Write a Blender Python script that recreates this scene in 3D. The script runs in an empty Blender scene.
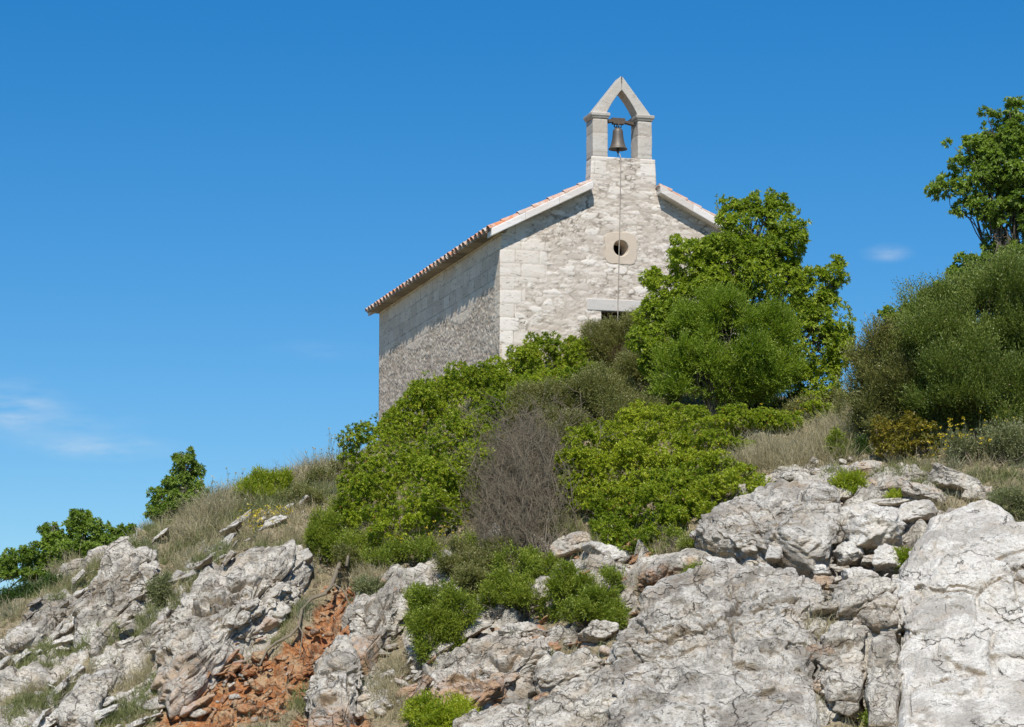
import bpy, math, random
import numpy as np
R = math.radians
S = bpy.context.scene
C = S.collection

# ------------------------------------------------------------------ camera, sky, sun, exposure
FPX = 2960.0
PITCH = math.atan(427.0 / FPX)
cam_d = bpy.data.cameras.new('camera')
cam_d.sensor_width = 36.0
cam_d.lens = 36.0 * FPX / 1024.0
cam_d.clip_start = 0.5
cam_d.clip_end = 9000
cam = bpy.data.objects.new('camera', cam_d)
C.objects.link(cam)
cam.location = (0, 0, 0)
cam.rotation_euler = (R(90) + PITCH, 0, 0)
S.camera = cam

A16 = R(15.97)
FX = np.array([math.cos(A16), math.sin(A16), 0.0])      # along the gable front, to the right
DX = np.array([-math.sin(A16), math.cos(A16), 0.0])     # along the nave, away from the camera
ZX = np.array([0.0, 0.0, 1.0])
sv = -0.37 * FX - 1.05 * DX + 1.42 * ZX                 # towards the sun
sv /= np.linalg.norm(sv)
SUN_EL = math.asin(sv[2])
SUN_AZ = math.atan2(sv[0], sv[1])                       # clockwise from +Y

world = bpy.data.worlds.new('World')
S.world = world
world.use_nodes = True
nt = world.node_tree
nt.nodes.clear()
def N(t, **kw):
    n = nt.nodes.new(t)
    for k, v in kw.items(): setattr(n, k, v)
    return n
out = N('ShaderNodeOutputWorld'); bg = N('ShaderNodeBackground'); sky = N('ShaderNodeTexSky')
sky.sky_type = 'NISHITA'; sky.sun_disc = False
sky.sun_elevation = SUN_EL; sky.sun_rotation = SUN_AZ
sky.altitude = 300; sky.air_density = 1.0; sky.dust_density = 0.0; sky.ozone_density = 6.0
hs = N('ShaderNodeHueSaturation'); hs.inputs['Saturation'].default_value = 1.35; hs.inputs['Value'].default_value = 1.0
tcw = N('ShaderNodeTexCoord')
nt.links.new(sky.outputs[0], hs.inputs['Color'])
prev = hs.outputs[0]
def pxdir(px, py):
    u = (px - 512) / FPX; v = (363.5 - py) / FPX
    d = np.array([u, math.cos(PITCH) - v * math.sin(PITCH), math.sin(PITCH) + v * math.cos(PITCH)])
    return d / np.linalg.norm(d)
# faint cirrus wisps, placed by their direction in the sky
for (px, py, rx, ry, amt, sd) in [(15, 408, 56, 30, .50, 1.0), (100, 447, 84, 14, .46, 4.0), (887, 253, 26, 10, .38, 7.0), (60, 425, 90, 26, .18, 2.0), (325, 350, 60, 12, .10, 9.0), (-260, 300, 160, 40, .4, 12.)]:
    d = pxdir(px, py)
    vs = N('ShaderNodeVectorMath', operation='SUBTRACT'); nt.links.new(tcw.outputs['Generated'], vs.inputs[0]); vs.inputs[1].default_value = tuple(d)
    vm = N('ShaderNodeVectorMath', operation='MULTIPLY'); nt.links.new(vs.outputs[0], vm.inputs[0]); vm.inputs[1].default_value = (FPX / rx, 1.0, FPX / ry)
    ln = N('ShaderNodeVectorMath', operation='LENGTH'); nt.links.new(vm.outputs[0], ln.inputs[0])
    mr = N('ShaderNodeMapRange', interpolation_type='SMOOTHSTEP'); nt.links.new(ln.outputs['Value'], mr.inputs['Value'])
    mr.inputs['From Min'].default_value = 0; mr.inputs['From Max'].default_value = 1.25; mr.inputs['To Min'].default_value = 1; mr.inputs['To Max'].default_value = 0
    nm = N('ShaderNodeMapping'); nt.links.new(tcw.outputs['Generated'], nm.inputs['Vector'])
    nm.inputs['Scale'].default_value = (60, 60, 260); nm.inputs['Rotation'].default_value = (0, R(8), 0); nm.inputs['Location'].default_value = (sd, sd, sd)
    nz = N('ShaderNodeTexNoise'); nz.inputs['Scale'].default_value = 1.0; nz.inputs['Detail'].default_value = 5; nt.links.new(nm.outputs[0], nz.inputs['Vector'])
    m1 = N('ShaderNodeMapRange'); nt.links.new(nz.outputs['Fac'], m1.inputs['Value']); m1.inputs['From Min'].default_value = .32; m1.inputs['From Max'].default_value = .75
    mm = N('ShaderNodeMath', operation='MULTIPLY'); nt.links.new(mr.outputs[0], mm.inputs[0]); nt.links.new(m1.outputs[0], mm.inputs[1])
    m2 = N('ShaderNodeMath', operation='MULTIPLY'); nt.links.new(mm.outputs[0], m2.inputs[0]); m2.inputs[1].default_value = amt
    mx = N('ShaderNodeMix', data_type='RGBA'); nt.links.new(m2.outputs[0], mx.inputs[0]); nt.links.new(prev, mx.inputs[6]); mx.inputs[7].default_value = (6.2, 7.0, 7.8, 1)
    prev = mx.outputs[2]
nt.links.new(prev, bg.inputs[0]); bg.inputs[1].default_value = 0.097
nt.links.new(bg.outputs[0], out.inputs[0])

sun_d = bpy.data.lights.new('sun', 'SUN'); sun_d.energy = 4.5; sun_d.angle = R(0.53); sun_d.color = (1.0, 0.955, 0.88)
sun = bpy.data.objects.new('sun', sun_d); C.objects.link(sun)
from mathutils import Vector
sun.rotation_euler = Vector(tuple(sv)).to_track_quat('Z', 'Y').to_euler()
sun.location = (0, 0, 60)
S.view_settings.view_transform = 'Standard'; S.view_settings.look = 'None'; S.view_settings.gamma = 1
S.view_settings.exposure = 0.15; S.view_settings.use_curve_mapping = False
S.render.engine = 'CYCLES'
S.cycles.max_bounces = 6; S.cycles.transmission_bounces = 3; S.cycles.diffuse_bounces = 3; S.cycles.glossy_bounces = 2

# ------------------------------------------------------------------ helpers
def put(name, V, faces, mat, parent=None, origin=None, attrs=None, smooth=False):
    """V (n,3) world coordinates; faces: (m,4)/(m,3) array or list of arrays/lists. ONE mesh object."""
    V = np.asarray(V, dtype=np.float64)
    if origin is None: origin = (0, 0, 0)
    og = np.array(origin, dtype=float)
    me = bpy.data.meshes.new(name)
    if not isinstance(faces, list): faces = [faces]
    faces = [np.asarray(f, dtype=np.int32) for f in faces if len(f)]
    loops = np.concatenate([f.ravel() for f in faces])
    sizes = np.concatenate([np.full(len(f), f.shape[1], dtype=np.int32) for f in faces])
    starts = np.concatenate([[0], np.cumsum(sizes)[:-1]]).astype(np.int32)
    me.vertices.add(len(V)); me.loops.add(len(loops)); me.polygons.add(len(sizes))
    me.vertices.foreach_set('co', (V - og).astype(np.float32).ravel())
    me.loops.foreach_set('vertex_index', loops.astype(np.int32))
    me.polygons.foreach_set('loop_start', starts)
    me.polygons.foreach_set('loop_total', sizes)
    if smooth: me.polygons.foreach_set('use_smooth', np.ones(len(sizes), dtype=bool))
    me.update(calc_edges=True)
    for k, a in (attrs or {}).items():
        at = me.attributes.new(k, 'FLOAT', 'POINT'); at.data.foreach_set('value', np.asarray(a, dtype=np.float32).ravel())
    me.materials.append(mat)
    o = bpy.data.objects.new(name, me); C.objects.link(o)
    if parent is not None:
        o.parent = parent
        o.location = tuple(og - WORLD[parent.name])
    else: o.location = tuple(og)
    WORLD[o.name] = og
    return o
WORLD = {}
LABELS = {}
def tag(o, label=None, cat=None, group=None, kind=None):
    if label: o['label'] = label
    if cat: o['category'] = cat
    if group: o['group'] = group
    if kind: o['kind'] = kind
    return o
def empty(name, loc):
    o = bpy.data.objects.new(name, None); C.objects.link(o); o.location = tuple(loc); o.empty_display_size = .2
    WORLD[o.name] = np.array(loc, dtype=float); return o
def nrm(a): return a / (np.linalg.norm(a, axis=-1, keepdims=True) + 1e-9)
def sstep(a, b, x):
    t = np.clip((x - a) / (b - a), 0, 1); return t * t * (3 - 2 * t)
def h32(ix, iy, iz, seed):
    h = (ix.astype(np.uint32) * np.uint32(374761393)) ^ (iy.astype(np.uint32) * np.uint32(668265263)) ^ (iz.astype(np.uint32) * np.uint32(2147483647 - 61)) ^ np.uint32((seed * 362437 + 12345) & 0xffffffff)
    h = (h ^ (h >> np.uint32(13))) * np.uint32(1274126177)
    h = (h ^ (h >> np.uint32(15))) * np.uint32(2246822519)
    return h ^ (h >> np.uint32(16))
def hf(ix, iy, iz, seed): return h32(ix, iy, iz, seed).astype(np.float32) / np.float32(4294967296.0)
def vnoise(P, scale, seed):
    Q = P * scale; I = np.floor(Q).astype(np.int64); f = (Q - I).astype(np.float32); f = f * f * (3 - 2 * f)
    r = 0
    for dx in (0, 1):
        wx = f[:, 0] if dx else 1 - f[:, 0]
        for dy in (0, 1):
            wy = f[:, 1] if dy else 1 - f[:, 1]
            for dz in (0, 1):
                wz = f[:, 2] if dz else 1 - f[:, 2]
                r = r + wx * wy * wz * hf(I[:, 0] + dx, I[:, 1] + dy, I[:, 2] + dz, seed)
    return r * 2 - 1
def fbm(P, scale, seed, octv=4, gain=.5):
    a = 1.; r = 0; t = 0
    for k in range(octv):
        r = r + a * vnoise(P + 17.3 * k, scale * (2.03 ** k), seed + k); t += a; a *= gain
    return r / t
def vor3(P, seed):
    """P already scaled: returns F1, F2, three random numbers per cell, offset from the cell's point"""
    n = len(P); I = np.floor(P).astype(np.int64); P = P.astype(np.float32)
    F1 = np.full(n, 9e9, np.float32); F2 = F1.copy(); off = np.zeros((n, 3), np.float32); cid = np.zeros((n, 3), np.int64)
    for dx in (-1, 0, 1):
        for dy in (-1, 0, 1):
            for dz in (-1, 0, 1):
                a, b, c = I[:, 0] + dx, I[:, 1] + dy, I[:, 2] + dz
                h = h32(a, b, c, seed)
                jx = (h & np.uint32(1023)).astype(np.float32) / 1023; jy = ((h >> np.uint32(10)) & np.uint32(1023)).astype(np.float32) / 1023; jz = ((h >> np.uint32(20)) & np.uint32(1023)).astype(np.float32) / 1023
                ox = P[:, 0] - a - jx; oy = P[:, 1] - b - jy; oz = P[:, 2] - c - jz
                d = ox * ox + oy * oy + oz * oz
                m = d < F1
                F2 = np.where(m, F1, np.minimum(F2, d))
                F1 = np.where(m, d, F1)
                off[m, 0] = ox[m]; off[m, 1] = oy[m]; off[m, 2] = oz[m]
                cid[m, 0] = a[m]; cid[m, 1] = b[m]; cid[m, 2] = c[m]
    rs = np.stack([hf(cid[:, 0], cid[:, 1], cid[:, 2], seed + 100 + k) for k in range(4)], 1)
    return np.sqrt(F1), np.sqrt(F2), rs, off
def facets(P, seed, sgn, kk=.85):
    """continuous envelope of tilted faces: sgn=+1 creased blocks, -1 sharp ridges between scooped faces"""
    I = np.floor(P).astype(np.int64); P = P.astype(np.float32); E = np.full(len(P), -9e9, np.float32)
    for dx in (-1, 0, 1):
        for dy in (-1, 0, 1):
            for dz in (-1, 0, 1):
                a, b, c = I[:, 0] + dx, I[:, 1] + dy, I[:, 2] + dz
                h = h32(a, b, c, seed); g = h32(a, b, c, seed + 1)
                u = lambda w, s_: ((w >> np.uint32(s_)) & np.uint32(1023)).astype(np.float32) / 1023
                ox = P[:, 0] - a - u(h, 0); oy = P[:, 1] - b - u(h, 10); oz = P[:, 2] - c - u(h, 20)
                v = (u(h, 5) - .5) * .5 + ((u(g, 0) - .5) * ox + (u(g, 10) - .5) * oy + (u(g, 20) - .5) * oz) * 2.0 - kk * (ox * ox + oy * oy + oz * oz)
                E = np.maximum(E, v)
    return E * sgn
def chunked(fn, P, n=200000):
    outs = [fn(P[i:i + n]) for i in range(0, len(P), n)]
    if isinstance(outs[0], tuple): return tuple(np.concatenate([o[k] for o in outs]) for k in range(len(outs[0])))
    return np.concatenate(outs)
def basis(dipx, dipy=0.0):
    """bedding frame: rotated in the x-z plane by dipx, leaning back by dipy"""
    c, s = math.cos(dipx), math.sin(dipx); M1 = np.array([[c, 0, s], [0, 1, 0], [-s, 0, c]])
    c, s = math.cos(dipy), math.sin(dipy); M2 = np.array([[1, 0, 0], [0, c, s], [0, -s, c]])
    return M2 @ M1
def rock_disp(P, seed, dip=.5, back=.5, sizes=((1.3, .55), (.42, .2), (.14, .085)), amps=(.16, .07, .022), crack=(.06, .03, .008), bulge=.22, rough=.025, fine=1.):
    """rock relief: stacked blocks with their own offsets and tilts, cracks between, fine roughness"""
    M = basis(dip, back)
    Wp = P + .05 * np.stack([fbm(P, 1.3, seed + 50 + k, 2) for k in range(3)], 1) + .008 * np.stack([vnoise(P, 9, seed + 60 + k) for k in range(3)], 1)
    Q = Wp @ M.T
    sizes = tuple(sizes) + ((.075, .045),); amps = tuple(amps) + (.013 * fine,); crack = tuple(crack) + (.0,)
    d = np.zeros(len(P)); cav = np.zeros(len(P)); tone = np.zeros(len(P))
    for k, ((l, t), A, c) in enumerate(zip(sizes, amps, crack)):
        sc = np.array([1 / l, 1 / l, 1 / t])
        F1, F2, rs, off = vor3(Q * sc, seed + 7 * k)
        g = (rs[:, 1:4] - .5) * 1.3; g[:, 2] -= bulge * 2.2
        d += A * .7 * ((rs[:, 0] - .5) * 1.6 + (g * off).sum(1))
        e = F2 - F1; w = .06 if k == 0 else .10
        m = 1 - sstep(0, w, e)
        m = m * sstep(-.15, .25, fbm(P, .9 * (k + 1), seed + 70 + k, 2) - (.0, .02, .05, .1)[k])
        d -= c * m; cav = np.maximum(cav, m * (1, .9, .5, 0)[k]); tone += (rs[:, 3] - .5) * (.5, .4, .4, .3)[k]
    if fine > .3:
        for (l, t), A, sg in zip(sizes[:3], amps[:3], (1, -1, 1)):
            d += A * 1.15 * (facets(Q * np.array([1 / (l * .8), 1 / (l * .8), 1 / (t * 1.0)]), seed + 300 + int(l * 10), sg) + .35 * sg)
    d += rough * (fbm(P, 6.0, seed + 90, 4, .65) - .8 * np.abs(fbm(P, 3.1, seed + 95, 4, .6)))
    return d, cav, tone

def ray(px, py, Y):
    px = np.asarray(px, float); py = np.asarray(py, float)
    u = (px - 512) / FPX; v = (363.5 - py) / FPX
    t = Y / (math.cos(PITCH) - v * math.sin(PITCH))
    return np.stack([u * t, np.broadcast_to(Y, u.shape) * 1.0, t * (math.sin(PITCH) + v * math.cos(PITCH))], -1)

# ------------------------------------------------------------------ materials
def mat(name):
    m = bpy.data.materials.new(name); m.use_nodes = True
    t = m.node_tree; b = t.nodes['Principled BSDF']
    return m, t, b
def nd(t, ty, ins=None, **kw):
    n = t.nodes.new(ty)
    for k, v in kw.items(): setattr(n, k, v)
    for k, v in (ins or {}).items():
        if hasattr(v, 'default_value') or hasattr(v, 'is_linked'): t.links.new(v, n.inputs[k])
        else: n.inputs[k].default_value = v
    return n
def noise(t, vec, scale, detail=5, rough=.6, dist=0):
    return nd(t, 'ShaderNodeTexNoise', {'Vector': vec, 'Scale': scale, 'Detail': detail, 'Roughness': rough, 'Distortion': dist}).outputs['Fac']
def mrange(t, v, a, b, c=0., d=1.):
    return nd(t, 'ShaderNodeMapRange', {'Value': v, 'From Min': a, 'From Max': b, 'To Min': c, 'To Max': d}).outputs[0]
def mixc(t, f, a, b, bt='MIX'):
    n = t.nodes.new('ShaderNodeMix'); n.data_type = 'RGBA'; n.blend_type = bt
    for i, v in ((0, f), (6, a), (7, b)):
        if hasattr(v, 'is_linked'): t.links.new(v, n.inputs[i])
        else: n.inputs[i].default_value = v if i == 0 else (tuple(v) + (1,))[:4]
    return n.outputs[2]
def math_(t, op, a, b=0.):
    n = t.nodes.new('ShaderNodeMath'); n.operation = op
    for i, v in enumerate((a, b)):
        if hasattr(v, 'is_linked'): t.links.new(v, n.inputs[i])
        else: n.inputs[i].default_value = v
    return n.outputs[0]
def attr(t, name): return nd(t, 'ShaderNodeAttribute', attribute_name=name).outputs['Fac']
def bump(t, b, hts):
    prev = None
    for h, st, di in hts:
        n = nd(t, 'ShaderNodeBump', {'Height': h, 'Strength': st, 'Distance': di})
        if prev is not None: t.links.new(prev, n.inputs['Normal'])
        prev = n.outputs[0]
    t.links.new(prev, b.inputs['Normal'])

def rock_material(name, pale, mid, dark, warm=.3, crk=0.):
    m, t, b = mat(name)
    pos = nd(t, 'ShaderNodeNewGeometry').outputs['Position']
    n1 = noise(t, pos, .9, 4); n2 = noise(t, pos, 3.2, 6, .68); n3 = noise(t, pos, 14, 5, .7); n4 = noise(t, pos, 1.7, 5, .65, .6)
    c = mixc(t, mrange(t, n2, .36, .62), mid, pale)
    c = mixc(t, mrange(t, n3, .50, .64, 0, .75), c, dark)
    c = mixc(t, mrange(t, n1, .50, .60, 0, .62), c, dark)
    c = mixc(t, mrange(t, n4, .52, .72, 0, warm), c, (.46, .34, .21))
    sp = noise(t, pos, 38, 3, .7)
    c = mixc(t, mrange(t, sp, .56, .66, 0, .45), c, pale)
    c = mixc(t, mrange(t, sp, .42, .34, 0, .5), c, tuple(x * .55 for x in dark))
    tn = attr(t, 'tone')
    c = mixc(t, mrange(t, tn, 0, .6, 0, .30), c, (.50, .47, .42)); c = mixc(t, mrange(t, tn, -.1, -.6, 0, .6), c, dark)
    cv = attr(t, 'cav'); c = mixc(t, mrange(t, cv, .2, 1, 0, .4), c, (.20, .155, .11))  # darkens crack hollows in the colour: painted shade along with dirt
    nz_ = nd(t, 'ShaderNodeSeparateXYZ', {0: nd(t, 'ShaderNodeNewGeometry').outputs['Normal']}).outputs['Z']
    c = mixc(t, math_(t, 'MULTIPLY', mrange(t, nz_, .1, -.35), mrange(t, n2, .35, .55, .2, .8)), c, (.44, .33, .21))
    # bare soil, red earth
    so = attr(t, 'soil'); rd = attr(t, 'red')
    s1 = mixc(t, mrange(t, n3, .35, .65), (.20, .15, .085), (.42, .34, .22)); s1 = mixc(t, mrange(t, n2, .4, .65, 0, .6), s1, (.32, .29, .19))
    r1 = mixc(t, mrange(t, n3, .35, .65), (.25, .085, .03), (.54, .23, .08)); r1 = mixc(t, mrange(t, n2, .46, .62, 0, .9), r1, (.48, .34, .20))
    edge = math_(t, 'ADD', so, math_(t, 'MULTIPLY', math_(t, 'SUBTRACT', n2, .5), .9))
    c = mixc(t, mrange(t, edge, .42, .6), c, s1)
    edge = math_(t, 'ADD', rd, math_(t, 'MULTIPLY', math_(t, 'SUBTRACT', n2, .5), 1.3))
    c = mixc(t, mrange(t, edge, .32, .62, 0, .92), c, r1)
    t.links.new(c, b.inputs['Base Color'])
    b.inputs['Roughness'].default_value = .9; b.inputs['Specular IOR Level'].default_value = .2
    wv = nd(t, 'ShaderNodeTexNoise', {'Vector': pos, 'Scale': 1.6, 'Detail': 4.}).outputs['Color']
    wp = nd(t, 'ShaderNodeVectorMath', {0: pos, 1: nd(t, 'ShaderNodeVectorMath', {0: wv, 'Scale': .9}, operation='SCALE').outputs[0]}, operation='ADD').outputs[0]
    mp = nd(t, 'ShaderNodeMapping', {'Vector': wp, 'Rotation': (.3, -.45, .2), 'Scale': (1., 1., 2.1)}).outputs[0]
    hs_ = []
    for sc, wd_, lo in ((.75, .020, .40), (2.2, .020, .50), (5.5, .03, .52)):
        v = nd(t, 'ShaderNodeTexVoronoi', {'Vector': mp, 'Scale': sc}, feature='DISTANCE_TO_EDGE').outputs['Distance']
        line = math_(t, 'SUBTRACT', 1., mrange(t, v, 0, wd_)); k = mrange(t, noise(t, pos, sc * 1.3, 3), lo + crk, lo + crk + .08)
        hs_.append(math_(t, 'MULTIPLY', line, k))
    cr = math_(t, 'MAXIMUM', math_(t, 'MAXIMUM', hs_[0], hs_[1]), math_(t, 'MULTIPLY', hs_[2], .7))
    c = mixc(t, math_(t, 'MULTIPLY', cr, .7), c, (.12, .095, .07))  # crack lines coloured dark: shade painted in, plus dirt and lichen
    t.links.new(c, b.inputs['Base Color'])
    n5 = noise(t, pos, 7, 6, .75)
    vf = nd(t, 'ShaderNodeTexVoronoi', {'Vector': mp, 'Scale': 7.}, feature='F1', distance='CHEBYCHEV').outputs['Distance']
    bump(t, b, [(math_(t, 'SUBTRACT', 1., cr), 1., .05), (vf, .45, .06), (n5, .35, .07), (n3, .6, .04), (sp, .5, .02)])
    return m
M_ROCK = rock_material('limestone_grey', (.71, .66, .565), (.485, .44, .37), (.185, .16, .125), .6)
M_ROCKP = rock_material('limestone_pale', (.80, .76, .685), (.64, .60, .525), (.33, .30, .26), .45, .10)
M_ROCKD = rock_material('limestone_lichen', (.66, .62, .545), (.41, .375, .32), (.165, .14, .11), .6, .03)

def leafmat(name, c1, c2, tr=.35, c3=None, rough=.42):
    m, t, b = mat(name)
    a = attr(t, 'tint')
    c = mixc(t, mrange(t, a, 0, .85), c1, c2)
    if c3: c = mixc(t, mrange(t, a, .86, .95), c, c3)
    t.links.new(c, b.inputs['Base Color']); b.inputs['Roughness'].default_value = rough; b.inputs['Specular IOR Level'].default_value = .35
    if tr > 0:
        tl = nd(t, 'ShaderNodeBsdfTranslucent', {'Color': mixc(t, 1., c, (1.15, 1.35, .5), 'MULTIPLY')})
        mx = nd(t, 'ShaderNodeMixShader', {0: tr}); t.links.new(b.outputs[0], mx.inputs[1]); t.links.new(tl.outputs[0], mx.inputs[2])
        t.links.new(mx.outputs[0], t.nodes['Material Output'].inputs['Surface'])
    return m
def barkmat(name, c1, c2):
    m, t, b = mat(name)
    pos = nd(t, 'ShaderNodeNewGeometry').outputs['Position']
    c = mixc(t, noise(t, pos, 25, 4), c1, c2); t.links.new(c, b.inputs['Base Color']); b.inputs['Roughness'].default_value = .9
    bump(t, b, [(noise(t, pos, 40, 4), .8, .02)])
    return m
M_BARK = barkmat('bark', (.07, .055, .04), (.20, .165, .13))
M_TWIG = barkmat('dead_twig', (.125, .10, .065), (.29, .24, .165))

# ------------------------------------------------------------------ terrain
ctrl = [  # photo column, photo row, distance: measured points of the slope
 (0, 727, 56.5), (0, 680, 58.3), (0, 640, 60.5), (0, 616, 62.5), (-150, 727, 58.5), (-150, 690, 63.), (60, 590, 63.2), (60, 660, 59.2), (60, 727, 56),
 (150, 727, 55.3), (150, 640, 59), (150, 580, 61.8), (150, 528, 65), (230, 727, 54.6), (230, 640, 57.6), (230, 560, 61), (230, 506, 66), (300, 482, 68),
 (300, 540, 62.5), (345, 467, 71.5), (300, 620, 57.8), (300, 727, 54), (400, 727, 53), (400, 640, 56.4), (400, 560, 60), (400, 480, 65), (400, 440, 70),
 (512, 727, 52), (512, 640, 55.3), (512, 560, 58.6), (512, 480, 62.2), (512, 415, 67), (512, 388, 71.3),
 (640, 727, 51), (640, 640, 54), (640, 560, 57.5), (640, 480, 61), (640, 415, 66), (640, 388, 71.8),
 (760, 727, 50.5), (760, 640, 52.9), (760, 560, 55.7), (760, 490, 58.6), (760, 430, 63.5), (760, 400, 70),
 (870, 727, 50.3), (870, 640, 52.4), (870, 560, 54.8), (870, 490, 57.4), (870, 430, 62), (862, 412, 67),
 (980, 727, 50), (980, 640, 51.8), (980, 560, 54), (980, 490, 56.6), (980, 420, 60.2), (980, 390, 66),
 (1150, 727, 49.6), (1150, 600, 52.6), (1150, 490, 56.4), (1150, 410, 61), (1150, 380, 67)]
CP = [ray(a, b, c) for a, b, c in ctrl]
for x, y, z in [(-.5, 71.5, 9.75), (6, 73, 9.75), (-4, 84.2, 9.55), (2.5, 86, 9.55), (0, 78, 9.8), (-6, 78, 7.2), (-9, 72, 4.6), (-13, 70, 2.2), (-8, 88, 7.0), (-20, 80, -.5), (0, 100, 8.0), (16, 75, 9.2), (16, 95, 8),
                (-2, 46, -1.2), (8, 45, -1.2), (-12, 49, -1.3), (16, 44.5, -1.2), (25, 70, 8.5), (25, 58, 6.0), (24, 50, .6), (-22, 60, -.8), (-18, 110, 1), (30, 110, 7)]:
    CP.append(np.array([x, y, z], float))
CP = np.array(CP)
def tps(r2): return .5 * r2 * np.log(r2 + 1e-9)
_n = len(CP)
_K = tps(((CP[:, None, :2] - CP[None, :, :2]) ** 2).sum(-1)) + np.eye(_n) * .35
_P = np.c_[np.ones(_n), CP[:, :2]]
_A = np.block([[_K, _P], [_P.T, np.zeros((3, 3))]])
_w = np.linalg.solve(_A, np.r_[CP[:, 2], 0, 0, 0])
def zsm(x, y):
    x = np.asarray(x, float); y = np.asarray(y, float); sh = x.shape; x = x.ravel(); y = y.ravel()
    r = _w[_n] + _w[_n + 1] * x + _w[_n + 2] * y
    for i in range(_n): r += _w[i] * tps((x - CP[i, 0]) ** 2 + (y - CP[i, 1]) ** 2)
    f = sstep(30, 55, np.hypot(x, (y - 76))); f = np.maximum(f, sstep(48.5, 44.5, y))
    r = np.clip(r, -2.6, 11) * (1 - f) - 2.4 * f
    return r.reshape(sh)
def nsm(x, y):
    e = .25; zx = (zsm(x + e, y) - zsm(x - e, y)) / (2 * e); zy = (zsm(x, y + e) - zsm(x, y - e)) / (2 * e)
    return nrm(np.stack([-zx, -zy, np.ones_like(zx)], -1))
def hit(px, py, fallback=None):
    Ys = np.arange(46, 95, .12); P = ray(np.full(Ys.shape, px), np.full(Ys.shape, py), Ys)
    z = zsm(P[:, 0], P[:, 1]); b = np.nonzero(P[:, 2] <= z)[0]
    if len(b) == 0 or b[0] == 0:
        if fallback is None: fallback = Ys[np.argmin(P[:, 2] - z)]
        return ray(px, py, fallback)
    i = b[0]; d0 = P[i - 1, 2] - z[i - 1]; d1 = z[i] - P[i, 2]; k = d0 / (d0 + d1 + 1e-9)
    return P[i - 1] * (1 - k) + P[i] * k
def blob(X, Z, px, py, rx, ry, rot=0.):
    """soft ellipse on the hillside, centred where (px,py) meets it, sizes in metres/48 of x and height"""
    c = hit(px, py); k = 50.; a = R(rot)
    dx = (X - c[0]) * k; dz = (Z - c[2]) * k
    u = dx * math.cos(a) + dz * math.sin(a); v = -dx * math.sin(a) + dz * math.cos(a)
    return 1 - sstep(.55, 1.25, np.sqrt((u / rx) ** 2 + (v / ry) ** 2))
RED = [(262, 690, 75, 34, 18), (335, 605, 22, 34, -15), (305, 650, 45, 22, 50), (215, 712, 60, 22, 10), (330, 725, 40, 20, 0)]
BROWN = [(570, 648, 26, 10, 10), (500, 636, 30, 8, 20), (350, 640, 10, 40, -30), (395, 665, 22, 55, 20), (395, 720, 45, 18, 0), (330, 585, 25, 35, 0), (665, 590, 30, 22, 20), (640, 655, 18, 45, -30), (610, 540, 30, 30, 0), (690, 545, 40, 22, 25), (600, 650, 60, 14, 15), (560, 625, 25, 18, 0),
         (250, 560, 30, 15, 0), (700, 480, 80, 20, 10), (960, 455, 60, 14, 0)]
ROCKY = [(70, 640, 110, 40, 38), (180, 640, 90, 60, 42), (250, 590, 70, 30, 30), (110, 700, 70, 20, 35), (400, 640, 60, 90, -20), (560, 640, 110, 60, 0), (540, 560, 60, 30, 0), (110, 610, 70, 30, 40), (30, 630, 55, 16, 35), (230, 610, 60, 60, 40), (170, 660, 60, 20, 45), (30, 715, 50, 16, 20), (360, 620, 26, 70, -45), (345, 700, 40, 40, 20), (500, 680, 90, 45, 10), (440, 600, 60, 50, 0), (730, 640, 130, 110, 0), (950, 620, 130, 120, 0), (880, 490, 60, 30, 0), (800, 485, 60, 20, 10),
         (660, 570, 60, 25, 20), (575, 560, 60, 35, 0), (205, 560, 24, 12, 30), (95, 560, 60, 12, 30)]
GRASS = [(240, 520, 110, 32, 25), (60, 700, 90, 30, 15), (30, 660, 50, 14, 30), (190, 600, 26, 14, 40), (120, 575, 60, 10, 25), (180, 690, 50, 16, 40), (800, 440, 80, 26, 5), (400, 530, 70, 18, 10), (390, 690, 34, 34, 10), (640, 640, 18, 40, -35), (300, 470, 50, 22, 30),
         (820, 690, 60, 10, 0), (700, 470, 40, 18, 0), (990, 500, 40, 16, 0), (560, 520, 50, 26, 0), (130, 550, 60, 10, 30), (600, 720, 60, 8, 0), (345, 540, 30, 30, 0)]
def masks(X, Z):
    rk = np.zeros_like(X); rd = rk.copy(); br = rk.copy(); gr = rk.copy()
    for b_ in ROCKY: rk = np.maximum(rk, blob(X, Z, *b_))
    for b_ in RED: rd = np.maximum(rd, blob(X, Z, *b_))
    for b_ in BROWN: br = np.maximum(br, blob(X, Z, *b_))
    for b_ in GRASS: gr = np.maximum(gr, blob(X, Z, *b_))
    return rk, rd, br, gr
DENT = [(770, 578, 70, 9, -3, .28), (872, 560, 46, 44, 0, .42), (902, 650, 9, 90, 4, .5), (864, 690, 14, 40, -10, .3), (225, 655, 55, 9, 38, .25), (300, 590, 12, 26, -20, .2), (655, 596, 40, 8, 15, .3), (560, 694, 50, 8, 12, .3), (417, 690, 12, 40, 15, .35),
        (520, 668, 16, 14, 0, .3), (330, 575, 24, 34, 0, .25), (45, 640, 30, 9, 35, .25), (850, 520, 40, 24, 0, .15)]
def geo(a, b, s0, g):
    r = [a]; s = s0 * (1 if b > a else -1)
    while abs(r[-1] - a) < abs(b - a): r.append(r[-1] + s); s *= g
    return np.array(r[1:])
DX_ = .033
xs = np.concatenate([geo(-11.8, -70, .06, 1.13)[::-1], np.arange(-11.8, 11.8, DX_), geo(11.8, 70, .06, 1.13)])
ys = np.concatenate([geo(49.6, 40, .06, 1.12)[::-1], np.arange(49.6, 60, .028), np.arange(60, 69, .04), geo(69, 145, .06, 1.05)])
GX, GY = np.meshgrid(xs, ys); sh = GX.shape
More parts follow.
